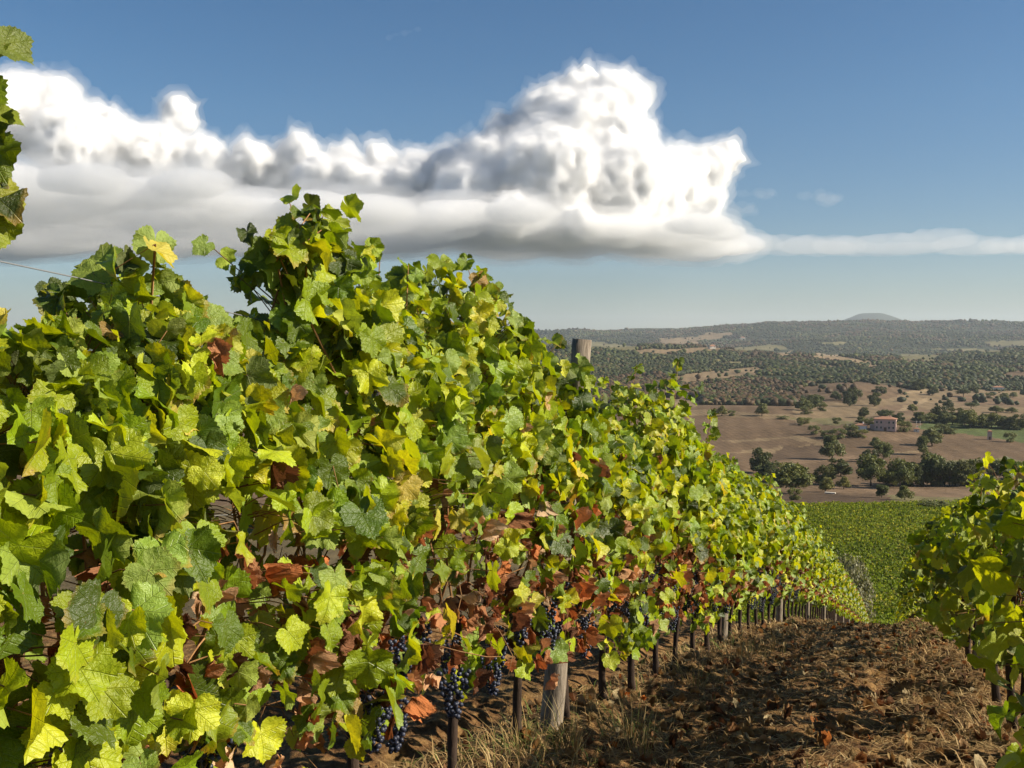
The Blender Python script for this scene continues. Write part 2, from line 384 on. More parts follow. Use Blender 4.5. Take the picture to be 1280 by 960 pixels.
def micro(X, Y):
    k = np.clip(1.2 - Y / 60, .2, 1)
    ca, sa = UX, UY
    U_, W_ = X * ca + Y * sa, X * sa - Y * ca
    r = .055 * fbm(U_ * .9, W_ * 1.6, None, 3, 51) + .030 * (1 - 2 * np.abs(vnoise(U_ * 5.5, W_ * 3.1, None, 55))) + .016 * fbm(X * 14, Y * 14, None, 2, 58)
    d = (X - ROWA - ROWB * Y) / ROWW; fr = d - np.floor(d)
    r = r - .06 * np.exp(-((fr - .30) / .07) ** 2) - .06 * np.exp(-((fr - .72) / .07) ** 2)
    return r * k
def GH(X, Y): return H(X, Y) + micro(X, Y)
tt = np.concatenate([np.linspace(-2.2, -.25, 60)[:-1], np.linspace(-.25, .62, 560), np.linspace(.62, 2.2, 50)[1:]])
yy = np.concatenate([np.linspace(-8, 2.5, 40)[:-1], np.exp(np.linspace(math.log(2.5), math.log(45), 620))])
me = grid_sheet("ground", tt, yy, lambda T, Y: T * (Y + 1 + 9 * (1 - sstep(-8, 3, Y))), GH, M_SOIL)
tag(link("ground", me), kind="structure")
# ------------------------------------------------------------------ foliage materials
def foliage_mat(name, trans=.3, rough=.55, spec=.2, scale=None):
    m = NM(name)
    c = m.n("Attribute", attribute_name="col").outputs["Color"]
    oi = m.n("ObjectInfo").outputs["Random"]
    c = m.mix(1.0, c, m.ramp(oi, [(0, (.78, .80, .80)), (.5, (1, 1, 1)), (1, (1.25, 1.12, .95))]), 'MULTIPLY')
    p = m.n("BsdfPrincipled", {"Base Color": c, "Roughness": rough, "Specular IOR Level": spec})
    t = m.n("BsdfTranslucent", {"Color": m.mix(1.0, c, (1.5, 1.5, .7), 'MULTIPLY')})
    mx = m.n("MixShader", {0: trans}); m.t.links.new(p.outputs[0], mx.inputs[1]); m.t.links.new(t.outputs[0], mx.inputs[2])
    return m.surf(mx)
M_TREE = foliage_mat("tree_leaves", .22)
m = NM("bark"); geo = m.n("TexCoord").outputs["Object"]
c = m.ramp(m.noise(14, 6, .7, geo), [(.3, (.035, .026, .02)), (.7, (.13, .10, .075))])
M_BARK = m.surf(m.n("BsdfPrincipled", {"Base Color": c, "Roughness": .9, "Specular IOR Level": .2, "Normal": m.n("Bump", {"Strength": .6, "Distance": .02, "Height": m.noise(30, 5, .7, geo)}).outputs[0]}))
# ---- far-off wood: a mass of crowns nobody could count
def wood_mass():
    rg = np.random.RandomState(77); N = 190000
    t = rg.uniform(-.30, .60, N); Y = np.exp(rg.uniform(math.log(880), math.log(6900), N))
    keepl = (t > .04) | (rg.rand(N) < .25); t, Y = t[keepl], Y[keepl]
    X = t * Y; z = H(X, Y); _, wood = cover(X, Y, z)
    py = 425 - F * z / Y
    keep = wood & (fbm(X / 160, Y / 160, None, 3, 61) > -.72)
    keep |= (rg.rand(len(X)) < .012) & (Y > 950)
    keep |= wood & (np.abs(fbm(X / 240, Y / 240, None, 2, 66)) < .05)
    X, Y, z = X[keep], Y[keep], z[keep]; n = len(X)
    SV, ST = ico(1)
    size = (2.0 + .00048 * Y) * rg.uniform(.5, 1.6, n) * (1 + .5 * vnoise(X / 60, Y / 60, None, 63))
    # each crown: an uneven lump made of three bunches
    V = []; 
    lump = 1 + .2 * rg.normal(size=(n, len(SV)))
    P = SV[None] * lump[:, :, None] * size[:, None, None] * np.array([1, 1, .85]) * rg.uniform(.8, 1.2, (n, 1, 3))
    P += np.stack([X, Y, z + size * .65], -1)[:, None]
    Tt = (ST[None] + (np.arange(n) * len(SV))[:, None, None]).reshape(-1, 3)
    pal = np.array([(.044, .060, .018), (.034, .048, .018), (.062, .074, .022), (.085, .060, .034), (.028, .038, .016), (.10, .088, .034)])
    rus = fbm(X / 300, Y / 420, None, 3, 71)
    idx = rg.choice(6, n, p=[.3, .24, .2, .06, .14, .06]); idx = np.where((rus > .25) & (rg.rand(n) < .6), 3, idx)
    col = pal[idx] * rg.uniform(.75, 1.25, (n, 1)) * (1 + .35 * fbm(X / 180, Y / 260, None, 2, 75))[:, None]; col = np.repeat(col[:, None], len(SV), 1) * rg.uniform(.8, 1.2, (n, len(SV), 1))
    me = mesh_np("woodland", P.reshape(-1, 3), Tt, M_TREE, col=col.reshape(-1, 3), smooth=True)
    tag(link("woodland", me), kind="stuff", label="dense dark woodland and scrub spread over the far hills")
wood_mass()
# ---- valley trees, one by one
def leaf_quads(C, Nn, size, rg, col):
    n = len(C); r = rg.normal(size=(n, 3)); a = np.cross(Nn, r); a /= np.linalg.norm(a, axis=1)[:, None] + 1e-9
    b = np.cross(Nn, a); b /= np.linalg.norm(b, axis=1)[:, None] + 1e-9
    s = size[:, None]
    V = np.stack([C - a * s, C - b * s * .7 + Nn * s * .15, C + a * s, C + b * s * .7 - Nn * s * .15], 1).reshape(-1, 3)
    return V, np.arange(n * 4).reshape(n, 4), np.repeat(col, 4, 0)
def tree_proto(seed, lobes, wide, low, pal, nleaf=4200, leaf=.033, trunk_h=.22):
    """unit-height tree: trunk mesh with limbs, crown mesh of leaf sprays"""
    rg = np.random.RandomState(seed); mb = MB(); C = []; L = []
    for i in range(lobes):
        a = rg.uniform(0, 6.28); q = rg.uniform(0, 1) ** .5; zz = rg.uniform(low + .12, .86)
        rr = wide * .5 * q * (1 - .5 * abs(zz - .55)) * .75
        L.append((rr * math.cos(a), rr * math.sin(a), zz, rg.uniform(.12, .21)))
    L.append((0, 0, .84, .14))
    P = [(0, 0, -.03), (.005, 0, trunk_h * .5), (.0, .01, trunk_h), (.01, 0, .5), (0, 0, .78)]
    mb.tube(P, [.030, .024, .021, .013, .004], 8, .12, seed)
    for (x, y, z, r) in L:
        z0 = rg.uniform(trunk_h * .8, max(trunk_h, z - .15)); mb.tube([(0, 0, z0), (x * .5, y * .5, (z0 + z) / 2 - .02), (x, y, z)], [.011, .008, .003], 5, .1)
    per = nleaf // len(L)
    for (x, y, z, r) in L:
        d = rg.normal(size=(per, 3)); d /= np.linalg.norm(d, axis=1)[:, None]
        rad = r * rg.uniform(.55, 1.12, per) * (1 + .25 * vnoise(d[:, 0] * 2.5 + seed, d[:, 1] * 2.5, d[:, 2] * 2.5, seed))
        c = d * rad[:, None] * np.array([wide ** .3, wide ** .3, .85]) + (x, y, z); C.append(np.hstack([c, d]))
    C = np.concatenate(C); C = C[C[:, 2] > low * rg.uniform(.7, 1.3, len(C))]; n = len(C)
    Nn = C[:, 3:] + rg.normal(size=(n, 3)) * .55; Nn /= np.linalg.norm(Nn, axis=1)[:, None]
    base = np.array(pal)[rg.randint(0, len(pal), n)] * rg.uniform(.7, 1.3, (n, 1))
    V, Q, col = leaf_quads(C[:, :3], Nn, leaf * rg.uniform(.6, 1.4, n), rg, base)
    return mb.mesh("trunk", M_BARK), mesh_np("crown", V, Q, M_TREE, col=col, smooth=False)
GA = [(.12, .135, .042), (.15, .16, .05), (.09, .11, .036)]
GB = [(.16, .17, .06), (.19, .19, .07), (.12, .135, .05)]
GC = [(.07, .085, .032), (.09, .10, .036), (.10, .115, .042)]
GO = [(.17, .18, .11), (.21, .21, .135), (.13, .14, .085)]
PROT = {'round': tree_proto(1, 17, 1.0, .16, GB), 'oak': tree_proto(2, 22, 1.25, .10, GA), 'dark': tree_proto(3, 20, 1.1, .05, GC),
        'tall': tree_proto(4, 18, .7, .12, GA), 'bush': tree_proto(5, 16, 1.6, 0.0, GB, 2600, .04, .1), 'open': tree_proto(6, 14, 1.1, .28, GC, 2400)}
NAT = {'round': 1.0, 'oak': 1.15, 'dark': 1.05, 'tall': .75, 'bush': 1.5, 'open': 1.05}
# (x, y of the foot, height, width, kind, where) in photo pixels; the foot is dropped on the land there
TREES = [
 (993,618,38,48,'oak',"big spreading oak at the lower left edge of the brown valley fields"),
 (950,592,32,26,'dark',"dark tree half behind the vine tops at the lower left of the valley"),
 (965,603,24,34,'dark',"low dark tree leaning against the left of the big spreading oak"),
 (1042,575,31,26,'round',"lone round tree standing in the open brown field below the farmhouse"),
 (1019,543,11,15,'bush',"small bush at the end of the scrub bank left of the farmhouse"),
 (1001,532,7,8,'bush',"tiny bush alone near the top of the big brown field"),
 (903,520,13,13,'round',"round tree on the field edge, leftmost of the strip below the wood"),
 (953,520,16,14,'round',"pale round tree on the strip between the wood and the brown field"),
 (915,520,7,10,'bush',"small bush beside the round tree on the field edge"),
 (845,522,13,16,'dark',"dark tree just right of the tall vine shoots"),
 (1008,518,9,14,'bush',"bush on the dry strip at the foot of the wood"),
 (995,626,15,18,'bush',"shrub at the foot of the big spreading oak"),
 (1034,616,19,17,'round',"small pale tree above the white slab"),
 (1031,606,24,26,'dark',"dark tree right behind the small pale tree"),
 (1053,596,22,24,'dark',"dark tree in the gap between the oak and the hedgerow trees"),
 (1057,612,16,15,'round',"grey-green tree in front of the dark one in the hedgerow gap"),
 (1097,560,13,15,'round',"higher round tree of the pair below the pink farmhouse"),
 (1106,576,22,22,'oak',"lower and larger tree of the pair below the pink farmhouse"),
 (1087,578,16,18,'dark',"dark tree rising behind the broad tree of the hedgerow"),
 (1091,608,38,36,'oak',"broad dark tree at the left end of the hedgerow"),
 (1128,611,36,34,'oak',"broad green tree second from the left in the hedgerow"),
 (1143,608,30,24,'round',"green tree close behind the second broad hedgerow tree"),
 (1157,608,29,22,'tall',"narrow tree in the middle of the hedgerow"),
 (1167,608,40,24,'tall',"tallest narrow tree of the hedgerow"),
 (1178,609,30,20,'open',"thin trunked tree right of the tallest hedgerow tree"),
 (1190,609,32,24,'open',"open crowned tree with bare stems in the right of the hedgerow"),
 (1203,609,33,24,'dark',"dark tree right of the open crowned one in the hedgerow"),
 (1217,608,33,30,'dark',"broad dark tree near the right end of the hedgerow"),
 (1238,600,16,30,'bush',"low wide bush where the hedgerow breaks"),
 (1258,600,23,30,'oak',"spreading tree right of the break in the hedgerow"),
 (1277,600,22,26,'oak',"tree at the right edge of the picture in the hedgerow line"),
 (1232,607,11,38,'bush',"grey low thicket in front of the hedgerow break"),
 (1105,623,16,13,'tall',"left and smaller of two trimmed trees on the lowest field"),
 (1134,626,18,18,'round',"right and larger of two trimmed trees on the lowest field"),
 (1170,641,14,38,'bush',"grey-green thicket just above the lower vineyard"),
 (1167,558,24,22,'round',"leaning grey-green tree right of the farmhouse swell"),
 (1156,569,23,15,'tall',"slender tree below the leaning grey-green one"),
 (1142,515,10,11,'round',"round tree alone at the end of the dirt track"),
 (1153,529,14,20,'round',"green tree behind the farmhouse to the right"),
 (1173,528,21,20,'dark',"dark tree in the left part of the upper tree belt"),
 (1187,510,10,14,'dark',"tree on the rise behind the upper tree belt"),
 (1185,530,14,18,'round',"pale tree in front of the upper tree belt"),
 (1201,527,17,22,'dark',"dark tree in the middle of the upper tree belt"),
 (1215,511,8,14,'open',"thin tree on the pale field above the tree belt"),
 (1215,535,22,28,'oak',"largest tree of the upper tree belt"),
 (1230,535,17,18,'dark',"dark tree right of the largest in the upper tree belt"),
 (1241,535,18,22,'oak',"green tree in the right of the upper tree belt"),
 (1247,516,9,16,'round',"round tree above the right of the upper tree belt"),
 (1257,535,15,18,'dark',"dark tree near the right end of the upper tree belt"),
 (1266,516,7,14,'round',"low tree above the right end of the upper tree belt"),
 (1272,537,19,22,'dark',"last dark tree of the upper tree belt at the picture edge"),
 (1265,553,12,15,'bush',"bush on the lower edge of the green field"),
 (1178,542,12,18,'bush',"bush at the left end of the green field"),
 (1190,543,8,14,'bush',"low bush second from the left end of the green field"),
 (1125,530,14,14,'dark',"dark tree touching the right wall of the farmhouse"),
 (1132,540,13,18,'bush',"shrubs just right of the farmhouse"),
 (1080,522,13,12,'dark',"dark tree on the slope behind the red roofed shed"),
 (1079,530,9,14,'round',"green bush above the red roofed shed"),
 (1091,531,8,14,'bush',"bush between the shed and the farmhouse"),
 (1108,523,10,20,'open',"tree peeping over behind the farmhouse roof"),
 (1066,546,15,18,'bush',"dark shrub on the bank left of the shed"),
 (1050,548,12,20,'bush',"shrub in the middle of the bank left of the shed"),
 (1035,547,9,18,'bush',"low shrub on the left of the bank near the shed"),
 (1078,547,10,18,'bush',"shrub below the shed wall"),
 (1063,508,23,17,'dark',"tall dark tree with split crown on the pale middle field"),
 (1072,501,14,12,'open',"lighter tree just right of the tall dark split one"),
 (1046,500,10,13,'dark',"round dark tree left of the tall dark split one"),
 (1094,508,17,15,'dark',"dark tree on the pale field above the farmhouse"),
 (1102,493,10,12,'dark',"round tree on the brown hill crest"),
 (1014,511,17,20,'dark',"dark tree at the right end of the valley wood"),
 (1004,513,15,18,'round',"pale tree at the right end of the valley wood"),
 (1023,510,16,16,'oak',"tree second from the right end of the valley wood"),
 (1029,514,10,12,'bush',"bush at the foot of the valley wood's right end"),
 (1166,494,11,13,'dark',"round dark tree beside the pale track on the middle field"),
 (1149,488,14,17,'dark',"dark tree at the lower edge of the hillside wood"),
 (1205,496,10,14,'open',"thin tree on the pale field left of the white shed"),
 (1218,491,9,12,'dark',"tree left of the far white shed"),
 (1238,498,7,10,'bush',"bush below the far white shed"),
 (1255,499,8,11,'round',"round tree right of the far white shed"),
 (1267,497,7,9,'round',"small tree further right of the far white shed"),
 (1006,530,8,18,'bush',"wide bush on the dry strip left of the farmhouse"),
 (1047,530,8,12,'bush',"small shrub on the dry strip above the bank"),
 (1105,521,9,11,'dark',"dark shrub on the slope behind the farmhouse"),
 (980,524,4,22,'bush',"low scrub line along the top of the big brown field"),
]
rgb_ = np.random.RandomState(12)
for k, (x, y) in enumerate([(1112,606),(1120,609),(1136,608),(1150,609),(1162,606),(1173,608),(1184,608),(1197,609),(1210,607),(1224,608),(1248,600),(1268,599)]):
    TREES.append((x, y, int(rgb_.uniform(17, 27)), int(rgb_.uniform(18, 26)), ['dark','oak','bush'][k % 3], "%s low filler tree inside the hedgerow, counted from the left" % ["first","second","third","fourth","fifth","sixth","seventh","eighth","ninth","tenth","eleventh","twelfth"][k]))
for k, (x, y) in enumerate([(1163,529),(1180,530),(1192,531),(1207,532),(1222,533),(1235,534),(1249,535),(1263,536),(1277,537)]):
    TREES.append((x, y, int(rgb_.uniform(11, 17)), int(rgb_.uniform(16, 22)), ['oak','dark','round'][k % 3], "%s low tree inside the upper tree belt, counted from the farmhouse" % ["first","second","third","fourth","fifth","sixth","seventh","eighth","ninth"][k]))
tx, ty = hit([t[0] for t in TREES], [t[1] for t in TREES])
made = {}
for (px, py, h, wd, kind, lab), X, Y in zip(TREES, tx, ty):
    if not np.isfinite(Y): continue
    hm = h / F * Y * 1.06; wm = wd / F * Y * 1.28
    tr, cr = PROT[kind]; low = kind == 'bush'
    o = link("bush" if low else "valley_tree", None, None, (X, Y, float(H(X, Y)) - .1), (px * 7.3) % 6.28)
    k = wm / hm / NAT[kind]; k = min(max(k, .7), 3)
    o.scale = (hm * k, hm * k, hm)
    tag(o, lab, "bush" if low else "tree", "trees scattered in the valley fields")
    if kind not in made: made[kind] = (link("trunk", tr, o), link("crown", cr, o))
    else:
        for src in made[kind]: c = src.copy(); sc.collection.objects.link(c); c.parent = o
# the pale olive just beyond the end of the row
to_, co_ = tree_proto(12, 26, .95, .05, GO, 9000, .017, .2)
X, Y = .338 * 84, 84.0
o = link("olive_tree", None, None, (X, Y, float(H(X, Y))), .6); o.scale = (5.2, 5.2, 8.6)
tag(o, "pale grey-green olive tree beyond the far end of the left vine row", "tree"); link("trunk", to_, o); link("crown", co_, o)
# ---- lower vineyard, row after row across the slope
def field_rows():
    rg = np.random.RandomState(8); M = foliage_mat("field_vine_leaves", .35, .65, .12)
    for i in range(58):
        Y0 = 108 + 2.45 * i
        Xa, Xb = .14 * Y0, .56 * Y0
        n = int((Xb - Xa) * 46); X = rg.uniform(Xa, Xb, n); Yc = Y0 + (X - .3 * Y0) * .22 + 1.2 * np.sin(X * .03 + 1)
        lump = 1 + .22 * fbm(X * .9, Y0 + 0 * X, None, 3, 5)
        a = rg.uniform(0, math.pi, n); hh = rg.uniform(.25, 1, n) ** .7 * 1.75 * lump
        Y = Yc + np.cos(a) * .42 * lump
        C = np.stack([X, Y, H(X, Yc) + hh], 1)
        Nn = np.stack([rg.normal(size=n) * .7, np.cos(a) + rg.normal(size=n) * .4 - .3, .5 + rg.normal(size=n) * .4], 1); Nn /= np.linalg.norm(Nn, axis=1)[:, None]
        pal = np.array([(.15, .20, .014), (.21, .26, .018), (.08, .115, .012), (.32, .30, .028)])
        V, Q, col = leaf_quads(C, Nn, rg.uniform(.11, .26, n), rg, pal[rg.choice(4, n, p=[.35, .3, .25, .1])] * rg.uniform(.8, 1.2, (n, 1)))
        tag(link("vine_row", mesh_np("vine_row", V, Q, M, col=col, smooth=False)), "row of green vines crossing the lower vineyard below the crest", "vine row", "vine rows of the lower vineyard")
field_rows()
# ---- buildings
def plain(name, col, rough=.85, nz=6, var=.15):
    m = NM(name); geo = m.n("TexCoord").outputs["Object"]
    c = m.mix(m.ramp(m.noise(nz, 5, .65, geo), [(.3, 0), (.7, 1)]), tuple(x * (1 - var) for x in col), tuple(min(1, x * (1 + var)) for x in col))
    return m.surf(m.n("BsdfPrincipled", {"Base Color": c, "Roughness": rough, "Specular IOR Level": .3}))
M_PINK = plain("pink_render", (.52, .36, .30), nz=.8); M_TILE = plain("terracotta_tiles", (.34, .17, .10), nz=3); M_WHITE = plain("white_render", (.78, .74, .68), nz=1)
M_GLASS = plain("dark_window", (.04, .045, .05), .2); M_STONE = plain("pale_stone", (.55, .50, .42), nz=2); M_DOOR = plain("brown_door", (.16, .09, .05)); M_METAL = plain("grey_metal", (.45, .45, .44), .4)
def hip_roof(mb, c, w, d, h, ov=.5):
    x, y, z = c; a, b = w / 2 + ov, d / 2 + ov; r = max(a - b, .3)
    mb.add([(x-a,y-b,z),(x+a,y-b,z),(x+a,y+b,z),(x-a,y+b,z),(x-r,y,z+h),(x+r,y,z+h),(x-a,y-b,z-.25),(x+a,y-b,z-.25),(x+a,y+b,z-.25),(x-a,y+b,z-.25)],
           [(0,1,5,4),(1,2,5),(2,3,4,5),(3,0,4),(6,7,1,0),(7,8,2,1),(8,9,3,2),(9,6,0,3),(9,8,7,6)])
def house(px, py, name, cat, label, w, d, h, rot, wall, winx=(), roofh=1.4, extra=None):
    X, Y = [float(v[0]) for v in hit([px], [py])]
    o = link(name, None, None, (X, Y, float(H(X, Y)) - .3), rot); tag(o, label, cat)
    mb = MB(); mb.box((0, 0, h / 2), (w, d, h)); link("wall", mb.mesh("wall", wall, False), o)
    mb = MB(); hip_roof(mb, (0, 0, h + .25), w, d, roofh); rf = link("roof", mb.mesh("roof", M_TILE, False), o)
    mb = MB(); mb.box((w * .2, d * .1, h + roofh + .3), (.8, .6, 1.6)); link("chimney", mb.mesh("chimney", wall, False), rf)
    for (wx, wz, ww, wh, side) in winx:
        for part, dd, off, mt in (("window", 0, .03, M_STONE), ("pane", -.22, .06, M_GLASS)):
            mb = MB(); s = (ww + dd, .12, wh + dd) if side == 'f' else (.12, ww + dd, wh + dd)
            cc = (wx, -d / 2 - off, wz) if side == 'f' else (w / 2 + off, wx, wz)
            mb.box(cc, s); q = link(part, mb.mesh(part, mt, False), par if part == "pane" else o)
            if part == "window": par = q
    return o
wn = [(x, z, 1.1, 1.5, 'f') for x in (-4.6, -2.2, 2.4, 4.8) for z in (2.2, 5.4)] + [(-2, 5.4, 1.1, 1.5, 's'), (2, 5.4, 1.1, 1.5, 's'), (1.8, 2.2, 1.1, 1.5, 's')]
fh = house(1108, 538, "farmhouse", "house", "pink two-storey farmhouse with terracotta roof on the brown swell", 12.6, 8.5, 7.2, R(-24), M_PINK, wn)
mb = MB(); mb.box((.2, -4.33, 1.25), (1.5, .14, 2.3)); link("door", mb.mesh("door", M_DOOR, False), fh)
mb = MB(); mb.box((-7.6, .4, 1.7), (2.6, 5, 3.4)); link("side_wing", mb.mesh("side_wing", M_PINK, False), fh)
sh = house(1077, 537, "farm_shed", "shed", "low pale shed with a red tiled roof left of the pink farmhouse", 6.6, 5, 2.8, R(-30), M_WHITE, [(-1.5, 1.6, .9, .9, 'f')], 1.1)
house(1248, 488, "white_shed", "shed", "far long white shed with a reddish roof at the foot of the wooded hill", 13, 8, 4.0, R(-10), M_WHITE, [(-3, 2, 1.6, 1.6, 'f'), (3, 2, 1.6, 1.6, 'f')], 1.5)
house(1147, 540, "garden_hut", "hut", "tiny white hut between the farmhouse and the leaning tree", 3.0, 2.6, 2.1, R(-20), M_WHITE, [(0, 1.2, .7, .7, 'f')], .7)
house(890, 436, "hill_house", "house", "tiny pale house far off on the pale hill terrace", 15, 10, 6, R(10), M_STONE, [(-5, 5, 2.5, 3, 'f'), (5, 5, 2.5, 3, 'f')], 4)
house(928, 425, "ridge_house", "house", "tiny house below the skyline ridge", 24, 16, 12, R(0), M_STONE, [(-5, 6, 2.5, 3, 'f')], 5)
# pale pump tower
X, Y = [float(v[0]) for v in hit([1239], [550])]
o = link("pump_tower", None, None, (X, Y, float(H(X, Y)) - .2), R(-20)); tag(o, "narrow pale pink pump tower at the edge of the green field", "tower")
mb = MB(); mb.box((0, 0, 2.6), (2.3, 2.3, 5.2)); link("wall", mb.mesh("wall", M_PINK, False), o)
mb = MB(); hip_roof(mb, (0, 0, 5.4), 2.3, 2.3, .7, .25); link("roof", mb.mesh("roof", M_TILE, False), o)
mb = MB(); mb.box((0, -1.19, 1.1), (.9, .1, 2)); link("door", mb.mesh("door", M_DOOR, False), o)
for px, lb in ((1147, "left of two slim poles beside the garden hut"), (1151.5, "right of two slim poles beside the garden hut")):
    X, Y = [float(v[0]) for v in hit([px], [539])]
    o = link("utility_pole", None, None, (X, Y, float(H(X, Y)))); tag(o, lb, "pole", "utility poles by the farm")
    mb = MB(); mb.tube([(0, 0, -.2), (0, 0, 3), (0, 0, 6.4)], [.13, .11, .08], 8); link("pole", mb.mesh("pole", M_STONE), o)
    mb = MB(); mb.box((0, 0, 6.0), (1.3, .1, .1)); link("crossarm", mb.mesh("crossarm", M_STONE, False), o)
X, Y = [float(v[0]) for v in hit([1040], [618])]
mb = MB(); mb.box((0, 0, .28), (3.4, 1.3, .3)); mb.box((0, 0, .03), (3.0, 1.0, .2))
tag(link("concrete_slab", mb.mesh("slab", M_STONE, False), None, (X, Y, float(H(X, Y))), R(-28)), "white concrete slab lying on the dark soil below the pale tree", "slab")
# ------------------------------------------------------------------ air
mb = MB(); mb.box((0, 9950, 160 / 1), (26000, 20300, 620)); hz = link("haze", mb.mesh("haze", M_WHITE, False))
hm = NM("haze_air"); v = hm.n("VolumePrincipled", {"Color": (.80, .90, 1.0, 1), "Density": 4.6e-5, "Anisotropy": 0.2})
hm.t.links.new(v.outputs[0], hm.out.inputs[1]); hz.data.materials.clear(); hz.data.materials.append(hm.m); tag(hz, "thin blue haze over the valley", kind="stuff")
# ------------------------------------------------------------------ vine materials
def leaf_material(name, dry=False):
    m = NM(name)
    col = m.n("Attribute", attribute_name="col").outputs["Color"]
    luv = m.n("Attribute", attribute_name="luv"); sx = m.n("SeparateXYZ", {0: luv.outputs["Vector"]})
    x, y, rnd = sx.outputs[0], sx.outputs[1], sx.outputs[2]
    ax = m.math('ABSOLUTE', x)
    vein = None
    for deg, wd in ((0, .011), (50, .009), (104, .008)):
        ca, sa = math.cos(R(deg)), math.sin(R(deg))
        dist = m.math('ABSOLUTE', m.math('SUBTRACT', m.math('MULTIPLY', ax, ca), m.math('MULTIPLY', y, sa)))
        along = m.math('ADD', m.math('MULTIPLY', ax, sa), m.math('MULTIPLY', y, ca))
        v = m.math('SUBTRACT', 1.0, m.math('DIVIDE', dist, wd), clamp=True)
        v = m.math('MULTIPLY', v, m.math('GREATER_THAN', along, 0.0))
        # side veins leave the main one at an angle
        w_ = m.math('FRACT', m.math('MULTIPLY', m.math('SUBTRACT', along, m.math('MULTIPLY', dist, .8)), 9.0))
        sv = m.math('SUBTRACT', 1.0, m.math('DIVIDE', m.math('ABSOLUTE', m.math('SUBTRACT', w_, .5)), .09), clamp=True)
        sv = m.math('MULTIPLY', m.math('MULTIPLY', sv, m.math('LESS_THAN', dist, m.math('MULTIPLY', along, .42))), .45)
        sv = m.math('MULTIPLY', sv, m.math('GREATER_THAN', along, 0.0))
        v = m.math('MAXIMUM', v, sv); vein = v if vein is None else m.math('MAXIMUM', vein, v)
    off = m.n("VectorMath", {0: luv.outputs["Vector"], 1: (1, 1, 40)}, operation='MULTIPLY').outputs[0]
    nz = m.noise(5.5, 5, .65, off); nf = m.noise(26, 3, .6, off)
    c = m.mix(1.0, col, m.ramp(nz, [(.3, (.84, .88, .85)), (.7, (1.14, 1.08, 1.0))]), 'MULTIPLY')
    if not dry:
        rad = m.n("VectorMath", {0: luv.outputs["Vector"], 1: (1, 1, 0)}, operation='MULTIPLY').outputs[0]
        ln = m.n("VectorMath", {0: rad}, operation='LENGTH').outputs[1]
        edge = m.math('MULTIPLY', m.ramp(m.math('ADD', ln, m.math('MULTIPLY', nz, .25)), [(.52, 0), (.66, 1)]), m.ramp(rnd, [(.72, 0), (.98, .9)]))
        c = m.mix(edge, c, (.42, .27, .05))
        spots = m.math('MULTIPLY', m.ramp(nf, [(.66, 0), (.71, 1)]), m.ramp(rnd, [(.35, 0), (.9, .8)]))
        c = m.mix(spots, c, (.16, .075, .03))
        c = m.mix(m.math('MULTIPLY', vein, .30), c, (.30, .34, .09))
    back = m.n("NewGeometry").outputs["Backfacing"]
    cb = m.mix(.28, c, (.28, .30, .13)) if not dry else c
    cc = m.mix(back, c, cb)
    hgt = m.math('ADD', m.math('MULTIPLY', vein, -.5 if not dry else .6), m.math('MULTIPLY', nz, 1.3 if not dry else 3))
    bp = m.n("Bump", {"Strength": .55, "Distance": .012, "Height": hgt})
    p = m.n("BsdfPrincipled", {"Base Color": cc, "Roughness": m.math('ADD', .36 if not dry else .7, m.math('MULTIPLY', back, .25)), "Specular IOR Level": .5 if not dry else .12, "Normal": bp.outputs[0]})
    t = m.n("BsdfTranslucent", {"Color": m.mix(1.0, c, (1.7, 1.55, .35) if not dry else (1.25, .9, .7), 'MULTIPLY'), "Normal": bp.outputs[0]})
    mx = m.n("MixShader", {0: .35 if not dry else .25}); m.t.links.new(p.outputs[0], mx.inputs[1]); m.t.links.new(t.outputs[0], mx.inputs[2])
    return m.surf(mx)
M_LEAF = leaf_material("vine_leaf"); M_DRY = leaf_material("withered_leaf", True)
def wood(name, a, b, sc_=20, bump=.6):
    m = NM(name); co = m.n("TexCoord").outputs["Object"]
    mp = m.n("Mapping", {"Vector": co, "Scale": (1, 1, .12)})
    nz = m.noise(sc_, 6, .7, mp.outputs[0]); n2 = m.noise(6, 4, .6, co)
    c = m.mix(1.0, m.ramp(nz, [(.3, a), (.7, b)]), m.ramp(n2, [(.3, .7), (.7, 1.2)]), 'MULTIPLY')
    return m.surf(m.n("BsdfPrincipled", {"Base Color": c, "Roughness": .88, "Specular IOR Level": .2, "Normal": m.n("Bump", {"Strength": bump, "Distance": .01, "Height": nz}).outputs[0]}))
M_TRUNK = wood("vine_bark", (.018, .012, .009), (.085, .055, .038), 40, 1.0)
M_POST = wood("grey_post_wood", (.11, .085, .06), (.36, .30, .23), 55, .8)
M_CANE = wood("brown_cane", (.16, .075, .03), (.36, .20, .085), 60, .3)
m = NM("grape_skin"); co = m.n("NewGeometry").outputs["Position"]
blo = m.ramp(m.noise(60, 4, .6, co), [(.35, (.006, .007, .016)), (.7, (.05, .06, .10))])
M_GRAPE = m.surf(m.n("BsdfPrincipled", {"Base Color": blo, "Roughness": .45, "Specular IOR Level": .4}))
m = NM("steel_wire"); M_WIRE = m.surf(m.n("BsdfPrincipled", {"Base Color": (.30, .30, .30, 1), "Metallic": .7, "Roughness": .5}))
